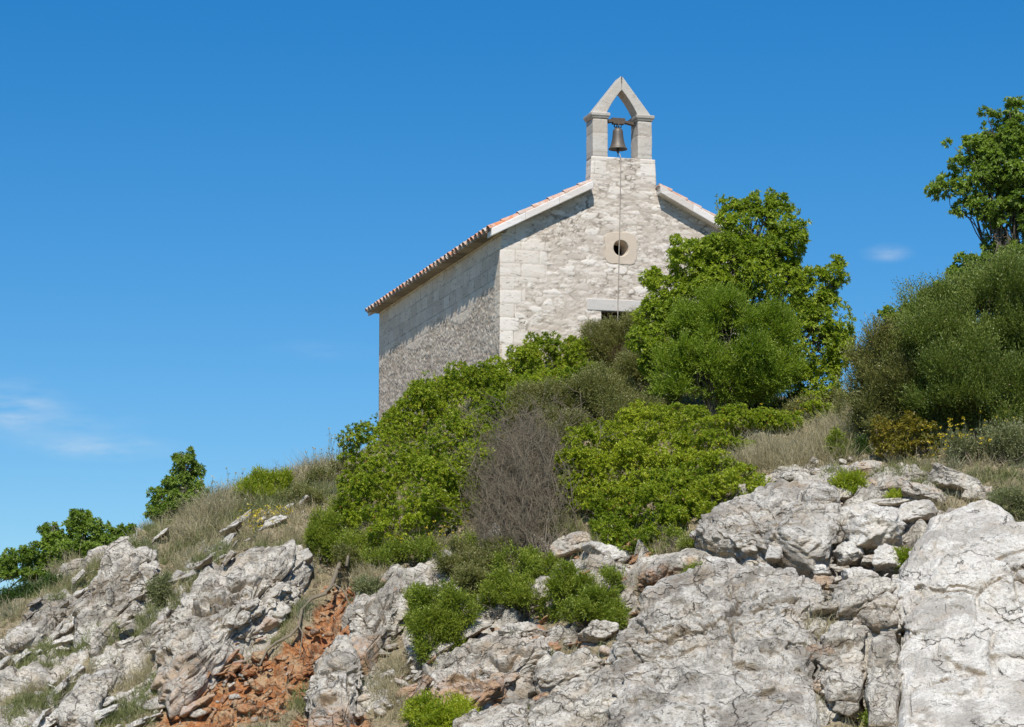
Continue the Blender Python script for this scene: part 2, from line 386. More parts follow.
zg = zsm(xs[::4][None, :].repeat(len(ys[::4]), 0), ys[::4][:, None].repeat(len(xs[::4]), 1)) if False else None
def interp_grid(fx, step=.4):
    cx = np.unique(np.concatenate([np.arange(-72, -12.4, 2.0), np.arange(-12.4, 12.4, step), np.arange(12.4, 74, 2.)])); cy = np.unique(np.concatenate([np.arange(38, 49, 1.), np.arange(49, 72, step), np.arange(72, 150, 1.5)]))
    A, B = np.meshgrid(cx, cy); return cx, cy, fx(A, B)
cx, cy, CZ = interp_grid(zsm, .3)
def bil(cx, cy, G, x, y):
    i = np.clip(np.searchsorted(cx, x) - 1, 0, len(cx) - 2); j = np.clip(np.searchsorted(cy, y) - 1, 0, len(cy) - 2)
    u = (x - cx[i]) / (cx[i + 1] - cx[i]); v = (y - cy[j]) / (cy[j + 1] - cy[j])
    return G[j, i] * (1 - u) * (1 - v) + G[j, i + 1] * u * (1 - v) + G[j + 1, i] * (1 - u) * v + G[j + 1, i + 1] * u * v
X = GX.ravel(); Y = GY.ravel(); Z = bil(cx, cy, CZ, X, Y)
gzy, gzx = np.gradient(CZ, cy, cx)
NX = nrm(np.stack([-bil(cx, cy, gzx, X, Y), -bil(cx, cy, gzy, X, Y), np.ones_like(X)], 1))
P0 = np.stack([X, Y, Z], 1)
rk, rd, br, gr = masks(X, Z)
wob = fbm(P0, 1.1, 3, 4, .6)
rockw = sstep(.30, .62, rk + .40 * wob - 1.05 * br * (1 - rk * .25) + .12)
front = (Y < 69) & (Y > 48) & (np.abs(X) < 16)
idx = np.nonzero(front)[0]
def fn(P): return rock_disp(P, 11, .62, .35, amps=(.22, .12, .05), crack=(.20, .10, .02), sizes=((1.25, .5), (.45, .17), (.17, .085)), fine=1.4)
d, cav, tone = np.zeros(len(X)), np.zeros(len(X)), np.zeros(len(X))
a_, b_, c_ = chunked(fn, P0[idx]); d[idx] = a_; cav[idx] = b_; tone[idx] = c_
def blur(a, k=1):
    g_ = a.reshape(sh).copy()
    for _ in range(k):
        g_[1:-1] = .25 * g_[:-2] + .5 * g_[1:-1] + .25 * g_[2:]; g_[:, 1:-1] = .25 * g_[:, :-2] + .5 * g_[:, 1:-1] + .25 * g_[:, 2:]
    return g_.ravel()
d = blur(d, 2)
soil_d = .11 * fbm(P0, 3.5, 21, 5, .65) + .10 * fbm(P0, .8, 25, 2)
lump = np.zeros(len(X)); F1, F2, rs, off = chunked(lambda P: vor3(P * 6.5, 77), P0[idx]); lump[idx] = .11 * np.clip(.55 - F1, 0, 1) * (rs[:, 0] > .45)
F1, F2, rs, off = chunked(lambda P: vor3(P * 2.6, 79), P0[idx]); lump[idx] += .26 * np.clip(.5 - F1, 0, 1) * (rs[:, 0] > .5)
rd_soft = sstep(.25, .8, rd)
dd = rockw * d + (1 - rockw) * (soil_d + lump) + rd_soft * (lump * 1.0 + .10 * (np.floor(fbm(P0, 1.4, 33, 2) * 6) / 6) - .12)
for (a1, b1, c1, d1, e1, f1) in DENT: dd = dd - f1 * blob(X, Z, a1, b1, c1, d1, e1)
fade = sstep(71, 67, Y) * sstep(48, 49.5, Y) * sstep(18, 13, np.abs(X))
dd = dd * (.25 + .75 * fade)
TP = P0 + NX * dd[:, None]
i0 = np.arange(sh[0] - 1)[:, None] * sh[1] + np.arange(sh[1] - 1)[None, :]
Fq = np.stack([i0, i0 + 1, i0 + 1 + sh[1], i0 + sh[1]], -1).reshape(-1, 4)
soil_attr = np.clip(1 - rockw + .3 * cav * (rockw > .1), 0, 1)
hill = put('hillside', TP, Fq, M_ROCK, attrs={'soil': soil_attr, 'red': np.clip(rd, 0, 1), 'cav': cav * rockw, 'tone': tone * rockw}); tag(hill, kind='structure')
TPg = TP.reshape(sh + (3,))
def ground_z(x, y): return float(bil(cx, cy, CZ, np.array([x]), np.array([y]))[0])

m_, t_, b_ = mat('dry_earth'); pos = nd(t_, 'ShaderNodeNewGeometry').outputs['Position']
t_.links.new(mixc(t_, mrange(t_, noise(t_, pos, .15, 6), .4, .6), (.22, .18, .12), (.12, .14, .06)), b_.inputs['Base Color']); b_.inputs['Roughness'].default_value = .95
q = 4000.; g = put('ground', np.array([[-q, -q, -1.65], [q, -q, -1.65], [q, q, -1.65], [-q, q, -1.65]]), np.array([[0, 1, 2, 3]]), m_); tag(g, kind='structure')
# ------------------------------------------------------------------ boulders and ledges, each a thing
def boulder(outline, thick, label, cat='boulder', name='boulder', seed=1, res=(300, 90), mt=None, dip=.4, back=.3, amps=(.10, .05, .018), crack=(.07, .03, .008), sizes=((1.1, .5), (.40, .2), (.15, .09)),
            lean=0., tilt=0., exp=.55, wob=.05, red=0., redlow=0., rough=.02, group=None):
    H = np.array([hit(a, b) for a, b in outline]); K = 1.7
    c2 = np.array([H[:, 0].mean(), H[:, 1].mean()]); poly = np.c_[H[:, 0] - c2[0], (H[:, 1] - c2[1]) * K]
    nt_, nr_ = res; th = np.linspace(0, 2 * math.pi, nt_, endpoint=False); dirs = np.c_[np.cos(th), np.sin(th)]
    rr = np.zeros(nt_)
    for i in range(len(poly)):
        a = poly[i]; b = poly[(i + 1) % len(poly)]; e = b - a
        den = dirs[:, 0] * e[1] - dirs[:, 1] * e[0]; den = np.where(abs(den) < 1e-9, 1e-9, den)
        t = (a[0] * e[1] - a[1] * e[0]) / den; s = (a[0] * dirs[:, 1] - a[1] * dirs[:, 0]) / den
        ok = (t > 0) & (s >= 0) & (s <= 1); rr[ok] = np.maximum(rr[ok], t[ok])
    pn = np.c_[np.cos(th) * 1.3, np.sin(th) * 1.3, np.full(nt_, seed * 3.1)]
    rr = rr * (1 + wob * fbm(pn, 2.2, seed, 4, .6))
    pf = np.linspace(1e-4, math.pi * .74, 4000); Tf = np.where(pf > math.pi / 2, np.sin(pf) ** .4, np.sin(pf) ** exp); Hf = np.sign(np.cos(pf)) * np.abs(np.cos(pf)) ** exp
    al = np.r_[0, np.cumsum(np.hypot(np.diff(Tf) * rr.mean(), np.diff(Hf) * thick))]; ph = np.interp(np.linspace(0, al[-1], nr_), al, pf)
    T = np.sin(np.minimum(ph, math.pi / 2)) ** exp; T = np.where(ph > math.pi / 2, np.sin(ph) ** .4, T)
    Hh = np.sign(np.cos(ph)) * np.abs(np.cos(ph)) ** exp
    RR = rr[None, :] * T[:, None]; x = c2[0] + RR * dirs[None, :, 0]; y = c2[1] + RR * dirs[None, :, 1] / K
    z = bil(cx, cy, CZ, x.ravel(), y.ravel()); n0 = nsm(np.array([c2[0]]), np.array([c2[1]]))[0]
    n0 = nrm(n0 + np.array([0, -.25, 0])); base = np.stack([x.ravel(), y.ravel(), z], 1)
    up = np.array([0, n0[2], -n0[1]]); loc = (base - np.array([c2[0], c2[1], z.mean()])); s_ = loc @ up; a_ = loc[:, 0]
    hh = np.repeat(Hh, nt_) * thick * (1 + lean * s_ / (np.abs(s_).max() + 1e-6) + tilt * a_ / (np.abs(a_).max() + 1e-6)) 
    P = base + n0 * hh[:, None]
    rad = nrm(np.stack([np.tile(dirs[:, 0], nr_), np.tile(dirs[:, 1] / K, nr_), np.tile(dirs[:, 1] / K, nr_) * .7], 1))
    cs = np.repeat(np.clip(np.cos(ph), -1, 1), nt_)[:, None]; Nn = nrm(n0 * cs + rad * np.sqrt(np.clip(1 - cs ** 2, 0, 1)) * 1.0)
    d, cav, tone = rock_disp(P, seed, dip, back, sizes, amps, crack, rough=rough)
    dg = d.reshape(nr_, nt_)
    for _ in range(2): dg = .25 * np.roll(dg, 1, 1) + .5 * dg + .25 * np.roll(dg, -1, 1); dg[1:-1] = .25 * dg[:-2] + .5 * dg[1:-1] + .25 * dg[2:]
    P = P + Nn * dg.ravel()[:, None]
    i = np.arange(nr_ - 1)[:, None] * nt_; j = np.arange(nt_)[None, :]; j2 = (j + 1) % nt_
    F = np.stack([i + j, i + nt_ + j, i + nt_ + j2, i + j2], -1).reshape(-1, 4)
    n = len(P); P = np.vstack([P, P[:nt_].mean(0), P[-nt_:].mean(0)]); ext = lambda a: np.r_[a, a[0], a[-1]]
    jj = np.arange(nt_); cap = np.stack([np.full(nt_, n), jj, (jj + 1) % nt_], 1); cap2 = np.stack([np.full(nt_, n + 1), n - nt_ + (jj + 1) % nt_, n - nt_ + jj], 1)
    rl = np.clip(red + redlow * sstep(.3, -1., np.r_[s_, 0, 0] / (np.abs(s_).max() + 1e-6)), 0, 1)
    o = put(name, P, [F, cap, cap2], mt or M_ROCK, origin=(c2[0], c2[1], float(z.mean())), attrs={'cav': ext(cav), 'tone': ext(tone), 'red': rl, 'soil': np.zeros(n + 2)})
    return tag(o, label, cat, group)
def stone(px, py, w, h, label=None, seed=1, npl=16, dep=None, out_=.3, res=(40, 24), name='stone', cat='stone', group=None, mt=None, rot=0., rough=.006, c=None, red=0.):
    """angular stone: a sphere cut by random planes; w, h are half sizes in photo pixels at its own distance"""
    rg = np.random.RandomState(seed)
    c = hit(px, py) if c is None else c; k = c[1] / FPX; w, h = w * k, h * k; dep = dep or (w + h) * .5
    n0 = nsm(np.array([c[0]]), np.array([c[1]]))[0]; c = c + n0 * min(w, h) * out_
    nt_, nr_ = res; th = np.linspace(0, 2 * math.pi, nt_, endpoint=False); ph = np.linspace(.0, math.pi, nr_)
    D = np.stack([(np.sin(ph)[:, None] * np.cos(th)), (np.sin(ph)[:, None] * np.sin(th)), np.cos(ph)[:, None] * np.ones(nt_)], -1).reshape(-1, 3)
    pl = nrm(rg.normal(size=(npl, 3))); dd_ = rg.uniform(.62, .9, npl)
    pl[0] = nrm(np.array([rg.uniform(-.3, .3), -1, .4])); dd_[0] = .68; pl[1] = nrm(np.array([.15, -.3, 1.])); dd_[1] = .7; pl[2] = nrm(np.array([-.1, -.3, -1.])); dd_[2] = .66
    q_ = D @ pl.T; r = np.where(q_ > .05, dd_ / np.maximum(q_, .05), 9).min(1); r = np.minimum(r, 1.15)
    L = D * r[:, None] * np.array([w, dep, h]) * 1.2; a = R(rot); L = np.c_[L[:, 0] * math.cos(a) - L[:, 2] * math.sin(a), L[:, 1], L[:, 0] * math.sin(a) + L[:, 2] * math.cos(a)]
    P = c + L; dq, _c, _t = rock_disp(P, seed, rg.uniform(-.3, .6), .3, ((.4, .2), (.16, .09), (.1, .06)), tuple(min(w, h) * np.array([.12, .08, .045])), (.02 * min(1, w), .01 * min(1, w), 0), rough=min(w, h) * .08, fine=min(1, min(w, h) * 4)); P = P + D * dq[:, None]; P = P + D * (rough * 2.2 * fbm(P, 9, seed, 4, .6))[:, None] + D * (.03 * min(w, h) * 3 * fbm(P, 3, seed + 5, 2))[:, None]
    i = np.arange(nr_ - 1)[:, None] * nt_; j = np.arange(nt_)[None, :]; j2 = (j + 1) % nt_
    F = np.stack([i + j, i + nt_ + j, i + nt_ + j2, i + j2], -1).reshape(-1, 4)
    z0 = np.zeros(len(P))
    o = put(name, P, F, mt or M_ROCK, origin=c, attrs={'cav': z0, 'tone': z0 + rg.uniform(-.25, .35), 'red': z0 + red, 'soil': z0})
    return tag(o, label, cat, group)
BIG = dict(res=(760, 330))
boulder([(903, 760), (900, 680), (903, 640), (908, 590), (918, 560), (935, 537), (985, 522), (1030, 540), (1090, 575), (1120, 640), (1110, 760)], .62, 'huge pale white limestone slab at the right edge', seed=5, mt=M_ROCKP,
        dip=-.12, back=.9, amps=(.15, .09, .028), crack=(.12, .06, .008), sizes=((1.5, .9), (.6, .26), (.2, .1)), exp=.34, lean=-.1, wob=.06, rough=.014, **BIG)
boulder([(612, 760), (618, 700), (624, 650), (640, 615), (665, 600), (700, 590), (735, 578), (790, 590), (818, 602), (822, 640), (812, 690), (826, 760), (720, 790)], .50, 'biggest grey boulder, rounded and weathered, below the dry crevice with loose stones', seed=8, mt=M_ROCKD,
        dip=.15, back=.7, amps=(.15, .09, .045), crack=(.06, .035, .012), exp=.5, lean=.1, wob=.10, rough=.05, **BIG)
boulder([(703, 556), (706, 540), (722, 522), (748, 506), (790, 496), (826, 498), (838, 515), (842, 540), (834, 562), (815, 578), (790, 570), (765, 562), (735, 562), (715, 563)], .55, 'humped grey boulder with dark lichen above the crevice of loose stones', seed=12, mt=M_ROCKD,
        dip=-.2, back=.5, amps=(.12, .08, .038), crack=(.05, .03, .01), exp=.42, lean=-.3, res=(620, 280), rough=.045, wob=.09)
boulder([(640, 590), (648, 572), (668, 561), (690, 557), (704, 562), (700, 572), (676, 580), (655, 590)], .34, 'small reddish stained ledge left of the humped boulder', 'rock ledge', 'rock_ledge', seed=15, dip=.2, lean=-.4, exp=.4, redlow=.55, res=(260, 110))
boulder([(158, 700), (160, 660), (172, 630), (196, 598), (222, 572), (262, 556), (304, 552), (314, 570), (292, 590), (276, 622), (244, 642), (228, 668), (200, 700), (172, 722)], .55, 'long slanting pale outcrop running down towards the red earth', 'rock outcrop', 'rock_outcrop', seed=21,
        dip=.68, back=.3, amps=(.20, .14, .05), crack=(.14, .08, .02), sizes=((1.1, .34), (.5, .15), (.17, .08)), exp=.55, lean=-.3, redlow=.40, rough=.035, wob=.2, **BIG)
boulder([(78, 656), (84, 620), (98, 588), (112, 566), (134, 556), (158, 562), (158, 590), (140, 618), (116, 640), (96, 668)], .42, 'cracked white outcrop split into slanting slabs on the left slope', 'rock outcrop', 'rock_outcrop', seed=25,
        dip=.62, back=.3, wob=.16, amps=(.13, .11, .04), crack=(.08, .09, .012), sizes=((.9, .34), (.40, .13), (.17, .08)), exp=.4, lean=-.1, res=(520, 220))
boulder([(8, 655), (22, 632), (45, 610), (66, 598), (76, 606), (66, 622), (48, 644), (26, 660)], .34, 'pale slab with a shaded hollow beneath it, near the left edge', 'rock outcrop', 'rock_outcrop', seed=29, dip=.6, wob=.16, amps=(.13, .10, .04), exp=.4, lean=-.5, res=(360, 150))
boulder([(60, 726), (74, 700), (98, 676), (116, 668), (124, 678), (108, 700), (92, 740)], .26, 'low pale ridge of rock on the lower left slope', 'rock outcrop', 'rock_outcrop', seed=31, dip=.6, wob=.2, amps=(.12, .10, .04), exp=.45, lean=-.3, res=(300, 130))
for ol_, lb_, sd_ in (([(352, 660), (352, 632), (372, 606), (402, 584), (418, 594), (404, 622), (382, 650), (366, 672)], 'upper half of the ragged grey outcrop with stepped ledges right of the red earth', 35), ([(312, 745), (312, 695), (322, 662), (342, 640), (356, 656), (358, 690), (350, 745)], 'lower grey outcrop at the bottom between the red earth and the bare brown strip', 36)):
    boulder(ol_, .36, lb_, 'rock outcrop', 'rock_outcrop', seed=sd_, dip=.7, back=.3, amps=(.16, .11, .045), wob=.15, crack=(.10, .06, .014), sizes=((.9, .3), (.4, .15), (.16, .08)), exp=.45, lean=-.25, redlow=.5, res=(420, 200))
boulder([(532, 684), (540, 672), (566, 664), (596, 660), (606, 668), (590, 682), (560, 692), (538, 694)], .30, 'flat tongue of grey rock jutting out over a shaded gap', 'rock ledge', 'rock_ledge', seed=38, dip=.2, amps=(.07, .06, .03), exp=.5, lean=-.3, res=(260, 110))
boulder([(430, 716), (446, 690), (470, 668), (504, 652), (540, 648), (546, 664), (520, 684), (506, 706), (470, 720)], .34, 'stepped grey ledges below the middle shrubs', 'rock ledge', 'rock_ledge', seed=41, dip=.45, back=.3, wob=.2, amps=(.16, .12, .045), crack=(.09, .05, .01), sizes=((.8, .26), (.36, .14), (.15, .08)), exp=.4, lean=-.4, redlow=.25, red=.30, res=(460, 200))
boulder([(526, 760), (536, 716), (560, 696), (592, 676), (614, 676), (622, 700), (614, 770)], .30, 'smooth sloping grey slab left of the biggest boulder', 'rock slab', 'rock_slab', seed=44, dip=.5, back=.8, amps=(.09, .06, .03), wob=.1, exp=.4, res=(360, 160))
boulder([(455, 745), (470, 722), (505, 712), (530, 712), (530, 745)], .3, 'low grey ledge at the bottom edge left of the sloping slab', 'rock ledge', 'rock_ledge', seed=46, dip=.3, exp=.45, lean=-.3, res=(240, 110))
boulder([(836, 612), (842, 598), (870, 590), (896, 594), (902, 604), (884, 614), (858, 628), (842, 634)], .50, 'wedge shaped grey block with a thin shaded crack under it', 'rock block', 'rock_block', seed=50, dip=.3, amps=(.07, .06, .03), exp=.35, lean=-.3, res=(300, 130))
boulder([(856, 634), (866, 620), (892, 612), (904, 622), (900, 640), (874, 642)], .54, 'small flat grey block under the wedge shaped one', 'rock block', 'rock_block', seed=52, dip=.1, amps=(.05, .05, .025), exp=.35, res=(220, 100))
boulder([(818, 690), (820, 660), (834, 645), (862, 648), (866, 680), (856, 712), (830, 716)], .50, 'squarish grey block beside the dark split at the bottom', 'rock block', 'rock_block', seed=54, dip=.1, amps=(.10, .08, .035), wob=.1, exp=.35, res=(300, 130))
boulder([(870, 740), (868, 690), (872, 655), (896, 650), (900, 690), (898, 745)], .56, 'narrow upright grey block against the huge pale slab', 'rock block', 'rock_block', seed=56, dip=1.2, amps=(.10, .08, .035), wob=.1, exp=.35, res=(300, 130))
for i, (px, py, w, h, rot, lb) in enumerate([
        (858, 538, 17, 13, -30, 'dark faced triangular block in the broken rock right of the humped boulder'), (882, 546, 24, 22, 10, 'large pale block in the middle of the broken rock'), (850, 562, 13, 12, 20, 'squat pale block touching the humped boulder'),
        (861, 582, 15, 8, -8, 'bright flat stone with a black gap under it'), (890, 567, 13, 13, 0, 'rounded grey block beside the green tuft in the crevice'), (868, 520, 26, 10, -5, 'long pale block below the flat ledge'),
        (886, 507, 34, 5, 3, 'thin flat ledge with a dark line of shade under it'), (912, 522, 18, 12, 15, 'brownish block above the top of the pale slab'), (925, 502, 26, 10, -12, 'weathered block under the silvery herb'), (960, 492, 28, 12, -20, 'lichen yellowed block at the upper right'),
        (866, 474, 13, 8, 0, 'pinkish stone under the yellowing shrub'), (905, 490, 18, 7, 5, 'grey stone right of the pinkish one'), (838, 500, 14, 8, 0, 'small grey block behind the humped boulder'), (800, 482, 20, 6, -5, 'low brown stained stone at the edge of the dry grass'), (828, 478, 14, 5, 0, 'low grey stone between dry grass and the yellowing shrub'),
        (895, 590, 14, 7, 0, 'thin stone under the rounded grey block'), (572, 554, 16, 12, 20, 'reddish rock under the dead bush'), (606, 560, 18, 10, -10, 'grey rock left of the low bright green bush'), (548, 600, 16, 14, 15, 'brown knobby rock between the two middle shrubs'), (600, 640, 16, 12, 0, 'brownish stone below the rounded middle shrub'),
        (520, 640, 22, 10, 10, 'buff stone just above the stepped ledges'), (466, 640, 24, 8, 30, 'slanting grey stone beside the dark green shrub'), (440, 655, 20, 7, 35, 'slanting buff stone below the dark green shrub'), (655, 622, 16, 8, -30, 'rust stained stone near the shoulder of the biggest boulder')]):
    stone(px, py, w, h, lb, seed=200 + i, rot=rot, name='rock_block', cat='rock block', res=(90, 56), npl=13, rough=.012, out_=.75, mt=M_ROCKP if ('pale' in lb or 'bright' in lb or i in (4, 7, 15)) else None, red=.35 if ('red' in lb or 'rust' in lb or 'pink' in lb) else 0)
for i, (px, py, w, h, lb) in enumerate([(722, 575, 11, 6, 'pale flat stone wedged at the left end of the crevice'), (777, 572, 9, 9, 'largest pale loose stone in the crevice'), (766, 577, 5, 5, 'small pale stone left of the largest loose one'), (778, 583, 7, 4, 'thin flat stone under the largest loose one'), (791, 588, 9, 7, 'pale round stone lowest in the crevice'), (823, 582, 6, 6, 'ochre tinted stone at the right end of the crevice')]):
    stone(px, py, w, h, lb, seed=300 + i, res=(50, 30), mt=M_ROCKP, rot=10 * (i % 3) - 10, out_=2.2)
rg = np.random.RandomState(5)
def scatter(n, x0, x1, y0, y1, lo, hi, label, group, slope=0., red=0., mt=None):
    for k in range(n):
        px = rg.uniform(x0, x1); py = rg.uniform(y0, y1) + slope * (px - x0); s = lo + (hi - lo) * rg.rand() ** 2
        stone(px, py, s * rg.uniform(.9, 1.5), s * rg.uniform(.6, 1), label, seed=int(rg.randint(1e6)), npl=12, res=(22, 14), group=group, rot=rg.uniform(-40, 40), red=red, mt=mt, rough=.003, out_=.55)
scatter(34, 828, 872, 458, 484, 2.0, 5, 'small angular grey rubble stone heaped left of the pinkish stone', 'rubble under the yellowing shrub')
scatter(26, 890, 960, 478, 500, 2.5, 6, 'loose grey stone on the ledge under the silvery herb', 'loose stones on the upper right ledge')
scatter(22, 700, 790, 476, 492, 2, 5, 'brown loose stone along the foot of the dry grass', 'brown stones below the dry grass', red=.25)
scatter(34, 215, 330, 655, 722, 2.5, 6.5, 'rust coloured lump lying in the red earth', 'stones in the red earth', red=1.)
scatter(22, 320, 352, 590, 640, 2, 4.5, 'small orange brown stone in the upper tongue of red earth', 'stones in the upper red tongue', red=.9)
scatter(30, 20, 150, 640, 700, 2, 5, 'small pale stone scattered on the grassy left slope', 'stones on the grassy left slope', mt=M_ROCKP)
scatter(28, 345, 420, 640, 720, 2.5, 6, 'buff stone on the bare brown strip beside the stepped outcrop', 'stones on the brown strip', red=.3)
scatter(26, 560, 650, 600, 660, 2, 5.5, 'brown stone in the earthy gully left of the biggest boulder', 'stones in the earthy gully', red=.35)
scatter(18, 590, 640, 545, 575, 2, 5, 'pinkish stone on the bare patch above the rounded middle shrub', 'stones on the bare patch', red=.3)

# --- broken bedrock: angular blocks lying along the bedding, half sunk in the hillside
def bedrock(name, zones, n, smin, smax, dip, seed, aspect=(1., .8, .34), out_=.25, jit=14, mt=None, redf=None, res=(38, 24), tones=.5):
    rg = np.random.RandomState(seed); nt_, nr_ = res; th = np.linspace(0, 2 * math.pi, nt_, endpoint=False); ph = np.linspace(0, math.pi, nr_)
    D = np.stack([(np.sin(ph)[:, None] * np.cos(th)), (np.sin(ph)[:, None] * np.sin(th)), np.cos(ph)[:, None] * np.ones(nt_)], -1).reshape(-1, 3)
    i = np.arange(nr_ - 1)[:, None] * nt_; j = np.arange(nt_)[None, :]; j2 = (j + 1) % nt_; F0 = np.stack([i + j, i + nt_ + j, i + nt_ + j2, i + j2], -1).reshape(-1, 4)
    ar = np.array([z[2] * z[3] for z in zones], float); ar /= ar.sum(); Vs, Ds, Fs, T, RD = [], [], [], [], []; o = 0; am = []
    for k in range(n):
        z = zones[rg.choice(len(zones), p=ar)]; q = nrm(rg.normal(size=2)) * math.sqrt(rg.rand()); a = R(z[4]); px = z[0] + z[2] * q[0] * math.cos(a) + z[3] * q[1] * math.sin(a); py = z[1] - z[2] * q[0] * math.sin(a) + z[3] * q[1] * math.cos(a)
        if py > 745: continue
        c = hit(px, min(py, 740)); s = smin * (smax / smin) ** (rg.rand() ** 1.7); n0 = nsm(c[:1], c[1:2])[0]
        npl = 12; pl = nrm(rg.normal(size=(npl, 3))); dd_ = rg.uniform(.75, 1.0, npl)
        bx = nrm(np.array([[1, .1, .1], [-1, .1, .1], [0, -1, .25], [.2, 1, 0], [.05, .1, 1], [0, -.1, -1]]) + rg.normal(size=(6, 3)) * .16); pl = np.vstack([pl, bx]); dd_ = np.r_[dd_, rg.uniform(.5, .72, 6)]
        qq = D @ pl.T; r = np.where(qq > .02, dd_ / np.maximum(qq, .02), 9).min(1)
        L = D * r[:, None] * np.array(aspect) * np.array([rg.uniform(.8, 1.5), rg.uniform(.8, 1.2), rg.uniform(.6, 1.3)]) * s
        a = R(dip + rg.normal() * jit); b_ = R(rg.uniform(-25, 15)); L = np.c_[L[:, 0], L[:, 1] * math.cos(b_) - L[:, 2] * math.sin(b_), L[:, 1] * math.sin(b_) + L[:, 2] * math.cos(b_)]
        L = np.c_[L[:, 0] * math.cos(a) - L[:, 2] * math.sin(a), L[:, 1], L[:, 0] * math.sin(a) + L[:, 2] * math.cos(a)]
        Vs.append(c + n0 * out_ * s * aspect[2] * rg.uniform(.2, 2.2) + L); Ds.append(D); Fs.append(F0 + o); o += len(D); T.append(np.full(len(D), rg.uniform(-tones, tones))); RD.append(np.full(len(D), redf(px, py) if redf else 0.)); am.append(np.full(len(D), min(1., s * 2.6)))
    P = np.vstack(Vs); Dn = np.vstack(Ds); am = np.concatenate(am); d, cav, tn = chunked(lambda q_: rock_disp(q_, seed, R(dip), .3, ((.5, .2), (.18, .09), (.11, .06)), (.035, .025, .012), (.04, .02, .004), rough=.014), P)
    P = P + Dn * (d * am)[:, None]
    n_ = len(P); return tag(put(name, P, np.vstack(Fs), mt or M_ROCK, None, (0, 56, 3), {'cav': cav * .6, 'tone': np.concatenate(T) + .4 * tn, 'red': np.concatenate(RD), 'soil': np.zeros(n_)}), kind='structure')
redz = lambda px, py: float(np.clip(1.35 - math.hypot((px - 255) / 135, (py - 685) / 92), 0, 1)) * .60 + float(np.clip(1.2 - math.hypot((px - 335) / 50, (py - 610) / 60), 0, 1)) * .5
LEFT = [(40, 640, 60, 22, 35), (110, 610, 60, 34, 42), (100, 665, 80, 20, 38), (195, 620, 40, 50, 30), (250, 590, 60, 26, 32), (60, 705, 70, 16, 20), (180, 690, 50, 26, 35), (140, 720, 60, 10, 10), (225, 650, 50, 30, 40)]
bedrock('bedrock', LEFT, 330, .07, .55, 38, 501, redf=redz, mt=M_ROCKP, aspect=(1., .8, .30), out_=.3)
bedrock('bedrock', [(115, 605, 44, 40, 50), (225, 600, 60, 44, 42), (45, 630, 30, 16, 38), (200, 660, 40, 30, 40), (90, 690, 40, 16, 30)], 330, .05, .26, 38, 507, redf=redz, aspect=(1.1, .8, .26), out_=3.2, jit=10)
bedrock('bedrock', [(370, 620, 26, 62, -35), (335, 700, 24, 40, 0), (395, 600, 36, 24, 30), (420, 690, 34, 30, 20)], 230, .04, .36, 42, 502, redf=lambda x, y: max(redz(x, y), .46 * (math.sin(x * .11 - y * .09) > .2)), out_=.5)
bedrock('bedrock', [(500, 680, 80, 36, 10), (560, 640, 80, 34, 0), (540, 715, 90, 16, 0), (575, 556, 40, 20, 0), (620, 570, 40, 18, 0), (650, 600, 40, 14, 20)], 240, .05, .40, 22, 503, redf=lambda x, y: .50 * (math.sin(x * .13 + y * .07) > -.2) + .10 * (y < 660))
bedrock('bedrock', [(870, 560, 40, 44, 0), (880, 510, 60, 18, 0), (850, 478, 60, 12, 0), (925, 492, 60, 14, 0), (760, 484, 50, 6, 5)], 190, .05, .34, -4, 504, aspect=(1., .8, .42), redf=lambda x, y: .35 * (math.sin(x * .11) > .75))
bedrock('bedrock', [(860, 660, 36, 66, 0), (845, 600, 30, 20, 0), (840, 690, 24, 40, 0)], 95, .08, .36, 5, 505, aspect=(.9, .8, .6), out_=1.3, redf=lambda x, y: .42 * (math.sin(x * .3) > .7))
bedrock('red_earth', [(262, 692, 66, 30, 18), (333, 606, 20, 34, -15), (305, 650, 36, 20, 50), (220, 712, 56, 16, 8)], 170, .012, .20, 30, 506, aspect=(1., .8, .55), redf=lambda x, y: .75 + .5 * math.sin(x * 1.7 + y), res=(22, 14), jit=40, out_=.1)

bedrock('bedrock', [(250, 535, 60, 10, 32), (215, 545, 40, 10, 38), (150, 555, 30, 8, 35), (285, 515, 30, 8, 25)], 46, .07, .32, 36, 508, aspect=(1.1, .8, .3), out_=.9, jit=8, mt=M_ROCKP)

